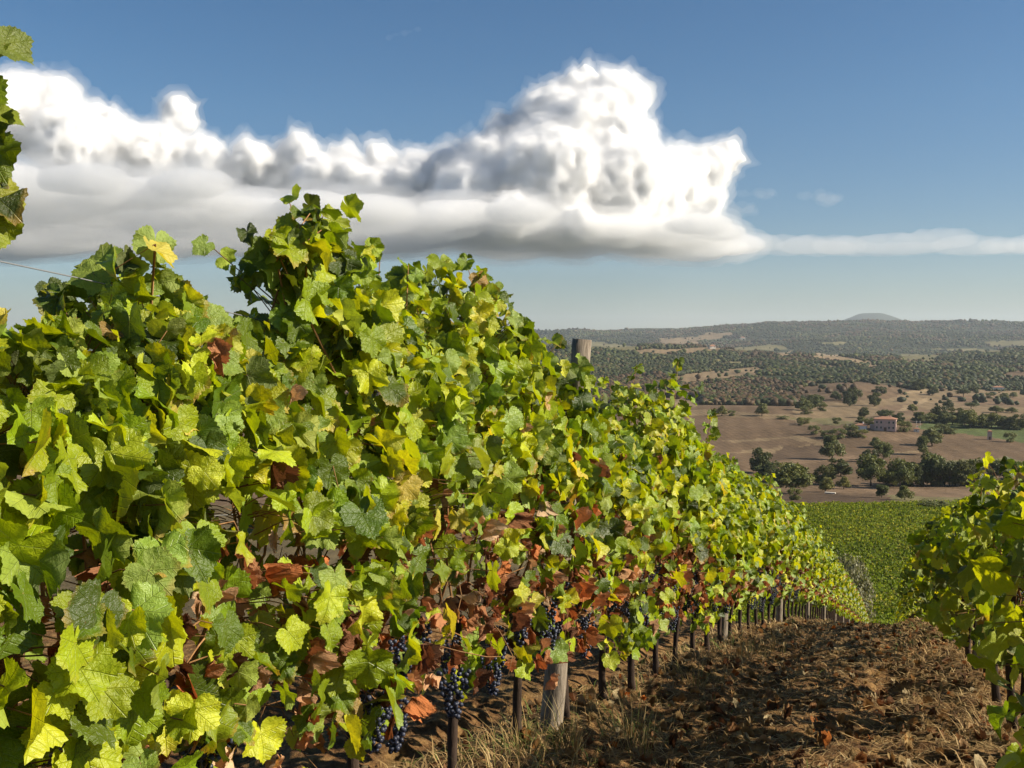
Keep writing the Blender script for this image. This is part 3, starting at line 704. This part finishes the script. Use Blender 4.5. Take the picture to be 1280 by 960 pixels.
# ------------------------------------------------------------------ leaf blade templates
LOBE = np.array([(0, .61), (12, .55), (24, .485), (33, .465), (42, .50), (52, .55), (62, .51), (74, .45), (84, .43), (95, .445), (106, .465), (118, .43), (135, .40), (150, .37), (162, .31), (172, .19), (180, .04)])
def blade(n, ring, serr=.02):
    th = np.linspace(-178, 178, n); r = np.interp(np.abs(th), LOBE[:, 0], LOBE[:, 1])
    if serr: r = r * (1 + serr * 2 * np.where(np.arange(n) % 2 == 0, 1, -1) * (np.abs(th) < 165))
    a = np.radians(th); out = np.stack([r * np.sin(a), r * np.cos(a)], 1)
    P = [np.zeros((1, 2))]; T = []
    if ring:
        k = n // 2; sel = np.linspace(0, n - 1, k).round().astype(int); P.append(out[sel] * .55); P.append(out)
        for i in range(k - 1): T.append((0, 1 + i + 1, 1 + i))
        b = 1 + k
        for i in range(k - 1):
            o0, o1 = sel[i], sel[i + 1]; mid = (o0 + o1) // 2
            for j in range(o0, o1): T.append((1 + i if j < mid or o1 - o0 == 1 else 1 + i + 1, b + j + 1, b + j)) if j != mid else T.append((1 + i + 1, b + j + 1, b + j))
            T.append((1 + i, 1 + i + 1, b + mid))
    else:
        P.append(out); T = [(0, i + 2, i + 1) for i in range(n - 1)]
    return np.concatenate(P), np.array(T)
BLADES = [blade(61, True), blade(33, True), blade(19, False, 0), blade(9, False, 0)]
def make_leaves(P, Nn, tip, size, lod, col, rg, crumple=0.0):
    """P = where the stalk meets the blade; Nn = upper side; tip = where the blade points"""
    n = len(P); B, T = BLADES[lod]; k = len(B)
    Nn = Nn / (np.linalg.norm(Nn, axis=1)[:, None] + 1e-9)
    t = tip - (tip * Nn).sum(1)[:, None] * Nn; t /= np.linalg.norm(t, axis=1)[:, None] + 1e-9
    s = np.cross(t, Nn)
    x, y = B[None, :, 0], B[None, :, 1]; r = np.sqrt(x * x + y * y); th = np.arctan2(x, y)
    wx = rg.uniform(.85, 1.15, (n, 1)); x = x * wx
    fold = rg.uniform(-.05, .55, (n, 1)); droop = rg.uniform(-.25, 1.1, (n, 1)); q = rg.uniform(0, 6.28, (n, 1)); q2 = rg.uniform(0, 6.28, (n, 1))
    amp = rg.uniform(.04, .17, (n, 1))
    z = fold * np.abs(x) - droop * y * np.abs(y) * .6 - .35 * rg.uniform(-.3, 1.2, (n, 1)) * x * x
    z = z + amp * np.sin(3 * th + q) * (r / .5) ** 1.5 + amp * .5 * np.sin(7 * th + q2) * (r / .5) ** 2.5
    if crumple:
        z = z + crumple * (.55 * np.abs(x) * rg.uniform(.4, 3.2, (n, 1)) + .10 * np.sin(13 * x + q + 2 * y) + .07 * np.sin(17 * y + q2 + 5 * x) + .05 * np.sin(29 * x + q2))
        sh = 1 - .35 * crumple * np.abs(np.sin(5 * y + q)); x = x * sh * (1 - .42 * min(crumple, 1.2))
    S = size[:, None, None]
    V = P[:, None] + S * (x[..., None] * s[:, None] + (y + 0 * x)[..., None] * t[:, None] + z[..., None] * Nn[:, None])
    Tt = (T[None] + (np.arange(n) * k)[:, None, None]).reshape(-1, 3)
    C = np.repeat(col[:, None], k, 1).reshape(-1, 3)
    luv = np.empty((n, k, 3)); luv[..., 0] = B[None, :, 0]; luv[..., 1] = B[None, :, 1]; luv[..., 2] = rg.rand(n, 1)
    return V.reshape(-1, 3), Tt, C, luv.reshape(-1, 3)
GREENS = np.array([(.10, .155, .006), (.215, .295, .009), (.33, .40, .012), (.46, .48, .020), (.25, .335, .050), (.065, .10, .010), (.52, .45, .07), (.36, .23, .06)])
def leaf_cols(n, rg, yellow):
    p = np.array([.18, .26, .25, .05 + yellow * .7, .13, .11, .010 + yellow * .035, .010]); p /= p.sum()
    return GREENS[rg.choice(8, n, p=p)] * rg.uniform(.82, 1.22, (n, 1)) * rg.uniform(.93, 1.07, (n, 3))
DRYC = np.array([(.42, .19, .09), (.29, .13, .07), (.54, .31, .17), (.17, .08, .045), (.60, .42, .26), (.48, .17, .06)])
def canopy(rg, lod, n, htop, dens_seed, s0, yellow=.1, face=1.0, low=.46, ndry=30, extra=None, slope=0.0, big=1.0):
    """one vine's worth of foliage in the vine's own frame: x along the row, -y the side of the path"""
    N = int(n * 2.1); x = rg.uniform(-.42, .42, N); u = rg.rand(N) ** .88
    lowv = low + .16 * vnoise((x + s0) * 2.6, 0 * x, None, 91)
    top = htop + .13 * vnoise((x + s0) * 3.3, 0 * x + 3, None, 92)
    z = lowv + (top - lowv) * u
    prof = np.interp((z - lowv) / (top - lowv), [0, .25, .6, .88, 1], [.16, .30, .33, .18, .05])
    bulge = 1 + .28 * vnoise((x + s0) * 2.1, z * 2.1, None, 93)
    front = rg.rand(N) < .66
    q = np.where(rg.rand(N) < .78, rg.uniform(.78, 1.15, N), rg.uniform(0, .8, N))
    y = np.where(front, -1, 1) * prof * bulge * q
    gap = .62 + .9 * vnoise((x + s0) * 3.4, z * 3.4, None, dens_seed) + np.clip((z - 1.12) * 1.7, -.42, .8)
    keep = np.where(rg.rand(N) < np.clip(gap, .10, 1))[0][:n]
    x, y, z, front, top = x[keep], y[keep], z[keep], front[keep], top[keep]; N = len(x)
    sgn = np.where(front, -1.0, 1.0); topness = np.clip((z - top + .35) / .35, 0, 1)
    Nn = np.stack([rg.normal(size=N) * .85, sgn * (.90 - .7 * topness) + rg.normal(size=N) * .60, .28 + .5 * topness + rg.normal(size=N) * .52], 1)
    tip = np.stack([rg.normal(size=N) * .55, sgn * .35 + rg.normal(size=N) * .25, -1 + .4 * topness + rg.normal(size=N) * .35], 1)
    sz = rg.uniform(.075, .145, N) * big * np.where(topness > .6, rg.uniform(.6, 1, N), 1)
    P = np.stack([x, y, z + x * slope], 1)
    # shoots that rise out of the top and their smaller leaves
    shoots = []
    for k in range(rg.randint(1, 4) if lod < 3 else 1):
        x0 = rg.uniform(-.35, .35); hh = htop + rg.uniform(.0, .20); yb = rg.uniform(-.12, .12)
        ln = np.array([(x0, yb, htop - .5), (x0 + rg.normal() * .04, yb + rg.normal() * .05, htop - .15), (x0 + rg.normal() * .12, yb + rg.normal() * .13, hh)]); shoots.append(ln)
    if extra: shoots += [np.array(e) for e in extra]
    eP, eN, eT, eS = [], [], [], []
    for ln in shoots:
        tot = np.linalg.norm(ln[-1] - ln[0]); nn = max(5, int(tot / .036))
        for j in range(nn + 1):
            f = min(1.0, (j + .5) / nn); p = ln[0] + (ln[1] - ln[0]) * min(1, f * 2) + (ln[2] - ln[1]) * max(0, f * 2 - 1)
            a = rg.uniform(0, 6.28); d = np.array([math.cos(a), math.sin(a) - .35, .15])
            eP.append(p + d * rg.uniform(.02, .055)); eN.append(np.array([d[0] * .5, d[1] * .5, .55]) + rg.normal(size=3) * .4); eT.append(d + np.array([0, 0, -.55]) + rg.normal(size=3) * .3)
            eS.append(rg.uniform(.085, .14) * (1.15 - .5 * f))
    if eP:
        P = np.concatenate([P, eP]); Nn = np.concatenate([Nn, eN]); tip = np.concatenate([tip, eT]); sz = np.concatenate([sz, eS])
    cols = leaf_cols(len(P), rg, yellow)
    V, T, C, L = make_leaves(P, Nn, tip, sz, lod, cols, rg)
    # withered leaves in the fruit zone
    nd = ndry; xd = rg.uniform(-.42, .42, nd); zd = rg.choice([0, 1], nd, p=[.91, .09]); zd = np.where(zd == 0, rg.uniform(.50, 1.15, nd), rg.uniform(1.05, 1.5, nd))
    cl = np.floor((xd + s0) * 3.1); xd = xd + .07 * (hash3(cl, cl * 0, cl * 0, 7) - .5)
    yd = -rg.uniform(.06, .33, nd)
    Pd = np.stack([xd, yd, zd], 1)
    Nd = np.stack([rg.normal(size=nd), -1 + rg.normal(size=nd) * .6, rg.normal(size=nd) * .5], 1); Td = np.stack([rg.normal(size=nd) * .35, rg.normal(size=nd) * .3, -np.ones(nd)], 1)
    dcol = DRYC[rg.choice(6, nd, p=[.25, .2, .2, .15, .1, .1])] * rg.uniform(.75, 1.2, (nd, 1))
    D = make_leaves(Pd, Nd, Td, rg.uniform(.05, .10, nd), min(lod, 2), dcol, rg, 1.0)
    return (V, T, C, L), D, shoots, P
def canes_mesh(rg, lod, shoots, P, htop):
    mb = MB()
    main = []
    for k in range(7 if lod < 2 else 4):
        x0 = -.36 + .72 * (k + rg.rand()) / (7 if lod < 2 else 4); yb = rg.uniform(-.1, .1)
        pts = [(x0, 0, .74)]; xx = x0
        for z in (.95, .74 + (htop - 1.0) * .45, .74 + (htop - 1.0) * .75, htop - .28): xx += rg.normal() * .03; pts.append((xx, yb + rg.normal() * .035, z))
        main.append(np.array(pts)); mb.tube(pts, [.0055, .005, .004, .0035, .002], 6 if lod < 2 else 4)
    for ln in shoots: mb.tube(ln, [.0036, .003, .0014], 5)
    if lod < 2:
        # stalks to the leaves near the surface, tangled side canes in the fruit zone
        allp = np.concatenate([np.concatenate([m_[i] + (m_[i + 1] - m_[i]) * f for i in range(4)]).reshape(-1, 3) for m_ in main for f in (0, .33, .66)])
        for p in P[::1 if lod == 0 else 2]:
            d = allp - p; dd = (d ** 2).sum(1) + 8 * np.clip(d[:, 2], 0, 9) ** 2; q = allp[np.argmin(dd)]
            v = q - p; L_ = np.linalg.norm(v)
            if L_ > .16: q = p + v / L_ * .12 + np.array([0, .05 if p[1] < 0 else -.05, -.01])
            mid = (p + q) / 2 + np.array([0, 0, .012]); mb.tube([q, mid, p], [.0017, .0014, .0012], 4)
        for k in range(26 if lod == 0 else 16):
            a = np.array([rg.uniform(-.4, .4), rg.uniform(-.24, .02), rg.uniform(.6, 1.2)]); d = rg.normal(size=3) * [.8, .35, .9]; d /= np.linalg.norm(d); l = rg.uniform(.12, .32)
            w1 = rg.normal(size=3) * .03; mb.tube([a, a + d * l * .33 + w1, a + d * l * .66 + w1 * 1.2 + [0, 0, -.01], a + d * l + [0, 0, -.04]], [.0024, .002, .0016, .001], 5)
    return mb.mesh("canes", M_CANE)
def trunk_mesh(rg, slope, sides=9):
    mb = MB(); z = np.linspace(-.06, .74, 9); b = rg.uniform(-1, 1)
    P = np.stack([.02 * np.sin(z * 5 + b * 3) + .03 * b * z, .015 * np.sin(z * 7 + b), z], 1)
    mb.tube(P, np.interp(z, [0, .1, .6, .74], [.030, .021, .018, .024]), sides, .18, rg.randint(999))
    xs = np.linspace(0, .38, 6)
    for sg in (-1, 1):
        A = np.stack([P[-1, 0] + sg * xs, P[-1, 1] + .01 * np.sin(xs * 20), .735 + .03 * np.sin(xs * 9) + sg * xs * slope], 1); mb.tube(A, np.linspace(.017, .010, 6), sides, .18, rg.randint(999))
    return mb.mesh("trunk", M_TRUNK)
def grape_meshes():
    out = []
    for lod in (1, 0):
        SV, ST = ico(lod + 1) if lod else ico(1)
        for v in range(3):
            rg = np.random.RandomState(60 + v); Vs = []; Ts = []; n = 0; k = 0
            nb = 74
            for i in range(nb):
                f = (i + .5) / nb; rr = (.040 * (1 - f) ** .6 + .007) * (1.15 if v == 1 else 1); a = i * 2.4 + rg.uniform(-.3, .3)
                q = rr * (1 if i % 4 else .45)
                c = np.array([q * math.cos(a), q * math.sin(a), -.012 - f * .155 + rg.uniform(-.006, .006)])
                Vs.append(SV * rg.uniform(.0072, .0094) + c); Ts.append(ST + n); n += len(SV)
            me = mesh_np("grape_cluster", np.concatenate(Vs), np.concatenate(Ts), M_GRAPE); out.append(me)
    return out
GRAPES = grape_meshes()
ROT = math.atan2(UY, UX)
def row_point(Y, row=0): return np.array([ROWA + ROWB * Y + row * ROWW, Y])
def num(n):
    one = ["first","second","third","fourth","fifth","sixth","seventh","eighth","ninth","tenth","eleventh","twelfth","thirteenth","fourteenth","fifteenth","sixteenth","seventeenth","eighteenth","nineteenth","twentieth"]
    return one[n - 1] if n <= 20 else ("twenty-" + one[n - 21] if n < 30 else "thirtieth")
HTL_Y = [0.6, 1.5, 1.9, 2.1, 2.35, 2.6, 2.78, 3.0, 3.3, 3.7, 4.1, 4.6, 5.0, 5.7, 6.6, 7.6, 8.4, 10.8, 17, 32, 70]
HTL_Z = [1.66,1.66, 1.60,1.58, 1.62, 1.68, 1.80, 1.92, 1.88, 1.94, 1.96, 1.90,1.74,1.62, 1.93, 1.97, 1.80, 1.80, 1.85, 1.85, 1.8]
SHARED = {}
def put_vine(Y, row, idx, label, group, htop, lod, seed, extra=None):
    X, Y_ = row_point(Y, row); z0 = float(H(X, Y_))
    root = link("grapevine", None, None, (X, Y_, z0), ROT + (math.pi if False else 0)); tag(root, label, "vine", group)
    slope = float((gz(Y + .3) - gz(Y - .3)) / .6 * UY)
    rg = np.random.RandomState(seed); s0 = Y / UY
    if lod < 2:
        nl = ((700 if Y < 2.3 else 540 if Y < 3.2 else 400) if row == 0 else 270)
        fo, dr, sh, P = canopy(rg, lod, nl, htop, 95 + row, s0, .10 + .02 * min(Y, 10) , ndry=(78 if row == 0 else 22), low=(.44 if row == 0 else .46), extra=extra, slope=slope, big=.88 if (Y < 3.2 or row == 1) else .95)
        meshes = [("trunk", trunk_mesh(rg, slope)), ("canes", canes_mesh(rg, lod, sh, P[:340], htop)),
                  ("foliage", mesh_np("foliage", fo[0], fo[1], M_LEAF, col=fo[2], luv=fo[3])), ("withered_leaves", mesh_np("withered_leaves", dr[0], dr[1], M_DRY, col=dr[2], luv=dr[3]))]
        sc_z = 1.0
    else:
        key = (lod, row, seed % 6)
        if key not in SHARED:
            rg = np.random.RandomState(500 + key[2] + 10 * lod + 100 * row)
            n = ((340, 230) if row == 0 else (230, 160))[lod - 2]
            fo, dr, sh, P = canopy(rg, lod, n, 1.85 if row == 0 else 1.32, 95, key[2] * 7.3, .18, low=.46 if row == 0 else .32, ndry=(34, 16)[lod - 2], slope=-.27)
            if lod == 3: fo = (fo[0], fo[1], fo[2], fo[3])
            SHARED[key] = [("trunk", trunk_mesh(rg, slope, 6)), ("canes", canes_mesh(rg, 2, sh, P, 1.75 if row == 0 else 1.25)),
                  ("foliage", mesh_np("foliage", fo[0], fo[1], M_LEAF, col=fo[2], luv=fo[3])), ("withered_leaves", mesh_np("withered_leaves", dr[0], dr[1], M_DRY, col=dr[2], luv=dr[3]))]
        meshes = SHARED[key]; sc_z = htop / (1.85 if row == 0 else 1.32)
    for nm, me in meshes:
        link(nm, me, root)
    root.scale = (1, 1, sc_z)
    if Y < 16:
        ng = rg.randint(5, 9) if row == 0 else 3
        rg2 = np.random.RandomState(seed + 9)
        for k in range(ng):
            g = GRAPES[rg2.randint(3) + (0 if Y < 6 else 3)]
            c = link("grape_cluster", g, root, (rg2.uniform(-.38, .38), rg2.uniform(-.27, -.03), rg2.uniform(.56, .84)), rg2.uniform(0, 6))
            c.scale = [rg2.uniform(.8, 1.05)] * 3; 
    return root
# left row: the vine beside the wooden post stands at Y = 4.76; the row is numbered from that post
PY = 4.98
step = .68
Ys = [PY + .25 + step * j for j in range(-7, 84)]
overhang = [[(-.05, -.25, 1.55), (.05, -.42, 1.85), (.0, -.50, 2.06)], [(.10, -.25, 1.5), (.03, -.44, 1.75), (.12, -.47, 1.9)]]
for j, Y in zip(range(-7, 84), Ys):
    ht = float(np.interp(Y, HTL_Y, HTL_Z)); lod = 0 if Y < 4.3 else 1 if Y < 9.5 else 2 if Y < 26 else 3
    ex = None
    if j < 0: lab = "large-leaved vine in the left row, %s one this side of the tall leaning post" % num(-j)
    elif j < 30: lab = "sunlit vine in the left row, %s one beyond the tall leaning post" % num(j + 1)
    else: lab = "small far vine merging into the sunlit left row near its distant end"
    if j == -3: ex = [[(-.1, -.05, 1.6), (-.12, -.08, 1.8), (-.13, -.06, 1.96)], [(.1, -.05, 1.6), (.09, -.02, 1.8), (.15, .0, 1.98)]]
    if j == -4: ex = [[(a, -.05 + b, 1.5), (a + b, -.08, 1.8), (a + c, -.06 + b, t)] for a, b, c, t in ((.16, .05, .0, 1.86), (.22, -.06, .04, 1.93), (.28, .03, .02, 1.97), (.33, -.03, .06, 1.96), (.38, .05, .06, 1.90), (.30, -.12, -.08, 1.88), (.42, .0, .1, 1.88), (-.3, .0, -.1, 1.74))]
    if j == 3: ex = [[(0, -.05, 1.6), (.05, -.1, 1.95), (.1, -.12, 2.3)], [(-.2, -.05, 1.6), (-.25, -.1, 1.95), (-.25, -.1, 2.15)]]
    if j == 5: ex = [[(0, -.05, 1.6), (.05, -.1, 1.95), (.1, -.12, 2.15)]]
    put_vine(Y, 0, j, lab, "vines of the left row", ht, lod, 1000 + j * 7, ex)
# right row
for j in range(0, 86):
    Y = 1.9 + .69 * j
    lod = 1 if 2.4 < Y < 9.5 else 2 if Y < 26 else 3
    ht = 1.20 + .07 * math.sin(j * 1.7) - (.06 if Y > 12 else 0)
    if j < 4: lab = "vine in the right row just outside the picture, %s in line" % num(j + 1)
    elif j < 30: lab = "shade-side vine in the right row, %s one from the picture edge" % num(j - 3)
    else: lab = "small far vine in the shaded right row near its distant end"
    put_vine(Y, 1, j, lab, "vines of the right row", ht, lod, 3000 + j * 5)
# ------------------------------------------------------------------ posts and wires
def post(Y, row, h, r, lean, label, seed):
    X, _ = row_point(Y, row); z0 = float(H(X, Y)); rg = np.random.RandomState(seed)
    o = link("wooden_post", None, None, (X, Y, z0)); tag(o, label, "post", "wooden posts of the trellis")
    mb = MB(); z = np.linspace(-.15, h, 12); mb.tube(np.stack([lean * z + .006 * np.sin(z * 4), .004 * np.cos(z * 5), z], 1), r * np.interp(z, [-.15, .4, h], [1.12, 1, .86]), 16, .035, seed)
    mb2 = mb.mesh("shaft", M_POST); link("shaft", mb2, o)
    mb = MB()
    for zz in (.75, 1.2, 1.7):
        if zz < h: mb.tube([(lean * zz + r * .98 * math.cos(a), r * .98 * math.sin(a), zz) for a in np.linspace(0, 6.0, 14)], .002, 4)
    link("staple_wire", mb.mesh("staple_wire", M_WIRE), o)
    return o
plab = {0: "tall weathered grey wooden post leaning right in the left row", 1: "second pale wooden post of the left row, seen below the leaves", 2: "third wooden post of the left row, small and half in shade"}
for k in range(12):
    Y = PY + 5.15 * k
    post(Y, 0, 1.98 if k == 0 else 1.8, .055 if k == 0 else .045, .075 if k == 0 else .01, plab.get(k, "%s wooden post along the left row, hidden in the leaves" % num(k + 1)), 40 + k)
for k in range(11): post(7.2 + 5.15 * k, 1, 1.3, .045, .01, "%s wooden post along the right row from the picture edge" % num(k + 1), 70 + k)
def wire(row, hh, label, y0=-.3, off=0.0):
    ys = np.concatenate([np.arange(y0, 20, .4), np.arange(20, 61, 1.5)]); P = [(row_point(Y, row)[0] + off, Y, float(gz(Y)) + hh) for Y in ys]
    mb = MB(); mb.tube(P, .0015, 5); tag(link("trellis_wire", mb.mesh("trellis_wire", M_WIRE)), label, "wire", "trellis wires")
wire(0, 1.74, "top steel wire of the left row, bare against the sky at the left edge", .5)
wire(0, 1.22, "middle steel wire running through the left row's leaves"); wire(0, .76, "lowest steel wire carrying the left row's vine arms")
wire(1, 1.25, "top steel wire of the shaded right row"); wire(1, .76, "lowest steel wire of the shaded right row")
# leaves reaching in from the left edge, on two long shoots of the nearest vine
def near_shoots():
    rg = np.random.RandomState(4)
    Y = 1.42; base = row_point(Y); root = link("grapevine", None, None, (float(base[0]), Y, float(H(base[0], Y))), 0.0)
    tag(root, "vine whose tall shoots reach in at the upper left edge of the picture", "vine", "vines of the left row")
    gz0 = float(H(base[0], Y))
    def at(px, py, Yd): return np.array([(px - 640) / F * Yd - base[0], Yd - Y, (425 - py) / F * Yd - gz0])
    link("trunk", trunk_mesh(rg, 0), root)
    sh = [[(0, 0, .75), (-.05, .02, 1.5), at(-14, 330, 1.44), at(-12, 240, 1.46), at(-22, 160, 1.47), at(-10, 70, 1.48), at(2, 40, 1.48)]]
    mb = MB(); [mb.tube(s_, np.linspace(.006, .0015, len(s_)), 6) for s_ in sh]
    spec = [(14, 60, .075, (.6, -.5, .5), (1, 0, -.1)), (-4, 66, .075, (.2, -.6, .4), (-.3, 0, -1)), (10, 148, .05, (.3, -.5, .6), (1, 0, .1)), (-4, 152, .07, (.1, -.6, .3), (.2, 0, -1)), (-10, 190, .08, (.3, -.8, .3), (.5, 0, -.8)),
            (-4, 240, .09, (.5, -.7, .2), (.3, 0, -1)), (2, 250, .07, (.2, -.5, .5), (.6, 0, -.5)), (-12, 275, .09, (.3, -.7, .3), (.3, 0, -1)), (-25, 220, .1, (.3, -.7, .3), (0, 0, -1)), (-30, 120, .1, (.3, -.7, .3), (0, 0, -1))]
    P = np.array([at(a, b, 1.46) for a, b, *_ in spec])
    for p in P: mb.tube([p, p + [-.02, .005, -.03]], [.001, .0015], 4)
    link("canes", mb.mesh("canes", M_CANE), root)
    lv = make_leaves(P, np.array([s_[3] for s_ in spec], float), np.array([s_[4] for s_ in spec], float), np.array([s_[2] for s_ in spec]) * 1.0, 0, leaf_cols(len(spec), rg, .1) * .6, rg)
    link("foliage", mesh_np("foliage", lv[0], lv[1], M_LEAF, col=lv[2], luv=lv[3]), root)
near_shoots()
# ------------------------------------------------------------------ ground litter and grass
def ground_cover():
    rg = np.random.RandomState(31)
    def spots(n, ymax=34, ymin=2.6):
        Y = np.exp(rg.uniform(math.log(ymin), math.log(ymax), n)); X = ROWA + ROWB * Y + rg.uniform(-.7, ROWW + .9, n); return X, Y
    m = NM("dry_grass_blade"); c = m.n("Attribute", attribute_name="col").outputs["Color"]
    p = m.n("BsdfPrincipled", {"Base Color": c, "Roughness": .7, "Specular IOR Level": .2}); t = m.n("BsdfTranslucent", {"Color": c}); mx = m.n("MixShader", {0: .25})
    m.t.links.new(p.outputs[0], mx.inputs[1]); m.t.links.new(t.outputs[0], mx.inputs[2]); MG = m.surf(mx)
    # straw and mown bits lying on the soil, tufts standing under the rows
    n = 60000; X, Y = spots(n); d = (X - ROWA - ROWB * Y) / ROWW; fr = d - np.round(d)
    tuft = np.clip(vnoise(X * 1.3, Y * 1.3, None, 7) * 1.6 + .1, 0, 1) * np.exp(-(fr / .22) ** 2)
    stand = rg.rand(n) < (.12 + .8 * tuft); keep = stand | (rg.rand(n) < .75)
    X, Y, stand, fr = X[keep], Y[keep], stand[keep], fr[keep]; n = len(X); Z = GH(X, Y)
    k = np.clip(Y / 6, 1, 3.5)
    ln = np.where(stand, rg.uniform(.03, .17, n) * np.where(np.abs(fr) < .2, 1, .45), rg.uniform(.03, .13, n)); wd = rg.uniform(.0015, .004, n) * k
    a = rg.uniform(0, 6.28, n); up = np.where(stand, rg.uniform(.6, 1.6, n), rg.uniform(-.05, .35, n))
    D = np.stack([np.cos(a), np.sin(a), up], 1); D /= np.linalg.norm(D, axis=1)[:, None]; S = np.stack([-np.sin(a), np.cos(a), 0 * a], 1)
    B = np.stack([X, Y, Z + .004], 1); M1 = B + D * ln[:, None] * .55; T2 = B + D * ln[:, None] * np.array([1, 1, .75]) + np.stack([np.cos(a), np.sin(a), -.3 + 0 * a], 1) * ln[:, None] * .25
    V = np.stack([B - S * wd[:, None], B + S * wd[:, None], M1 + S * wd[:, None] * .8, M1 - S * wd[:, None] * .8, T2], 1).reshape(-1, 3)
    T = (np.array([(0, 1, 2), (0, 2, 3), (3, 2, 4)])[None] + (np.arange(n) * 5)[:, None, None]).reshape(-1, 3)
    pal = np.array([(.42, .28, .12), (.30, .19, .08), (.50, .36, .17), (.17, .10, .045), (.10, .13, .03), (.14, .17, .04)])
    gpatch = vnoise(X * .9, Y * .9, None, 17) > .25
    ci = np.where(gpatch & stand, rg.choice([4, 5, 1, 0], n), rg.choice(4, n, p=[.35, .3, .15, .2])); col = np.repeat(pal[ci] * rg.uniform(.7, 1.2, (n, 1)), 5, 0)
    tag(link("dry_grass", mesh_np("dry_grass", V, T, MG, col=col)), kind="stuff", label="dry straw and thin grass strewn over the vineyard soil")
    n = 3000; X, Y = spots(n, 28); d = (X - ROWA - ROWB * Y) / ROWW; Z = GH(X, Y)
    P = np.stack([X, Y, Z + .012], 1); Nn = np.stack([rg.normal(size=n) * .5, rg.normal(size=n) * .5, np.ones(n)], 1); Td = rg.normal(size=(n, 3)) * [1, 1, .25]
    col = np.concatenate([DRYC * [.75, .85, .8], [(.46, .15, .03), (.40, .27, .12), (.30, .20, .09)]])[rg.choice(9, n, p=[.07, .12, .12, .14, .14, .02, .03, .20, .16])] * rg.uniform(.6, 1.1, (n, 1))
    lv = make_leaves(P, Nn, Td, rg.uniform(.04, .085, n), 2, col, rg, 1.0)
    tag(link("leaf_litter", mesh_np("leaf_litter", lv[0], lv[1], M_DRY, col=lv[2], luv=lv[3])), kind="stuff", label="fallen brown and red vine leaves lying on the path")
    # big straw-coloured tufts by the post
    n = 620; 
    V = []; 
    cs = [(4.55, .25), (4.35, .10), (5.2, .35), (4.8, .5), (8.9, .35), (9.6, .4), (10.4, .5), (3.9, .2), (12, .4), (7.2, .3)]
    ci = rg.randint(len(cs), size=n); cy_ = np.array([c[0] for c in cs])[ci]; co_ = np.array([c[1] for c in cs])[ci]
    a = rg.uniform(0, 6.28, n); rr = np.abs(rg.normal(size=n)) * .14
    Y = cy_ + rr * np.sin(a); X = ROWA + ROWB * cy_ + co_ + rr * np.cos(a); Z = GH(X, Y)
    ln = rg.uniform(.06, .26, n); lean = rg.uniform(.2, .9, n); B = np.stack([X, Y, Z], 1)
    O = np.stack([np.cos(a), np.sin(a), 0 * a], 1); S = np.stack([-np.sin(a), np.cos(a), 0 * a], 1); wd = rg.uniform(.0012, .0026, n)[:, None]
    M1 = B + (O * (lean * .35)[:, None] + [0, 0, .62]) * ln[:, None]; T2 = B + (O * lean[:, None] + [0, 0, .95]) * ln[:, None]
    V = np.stack([B - S * wd, B + S * wd, M1 + S * wd * .8, M1 - S * wd * .8, T2], 1).reshape(-1, 3)
    T = (np.array([(0, 1, 2), (0, 2, 3), (3, 2, 4)])[None] + (np.arange(n) * 5)[:, None, None]).reshape(-1, 3)
    col = np.repeat(np.array([(.42, .29, .11), (.34, .22, .08), (.48, .36, .16), (.18, .18, .05)])[rg.randint(4, size=n)] * rg.uniform(.7, 1.1, (n, 1)), 5, 0)
    tag(link("dry_tufts", mesh_np("dry_tufts", V, T, MG, col=col)), kind="stuff", label="straw-coloured grass tufts at the foot of the left row")
ground_cover()
print("SCRIPT", time.time() - T0)
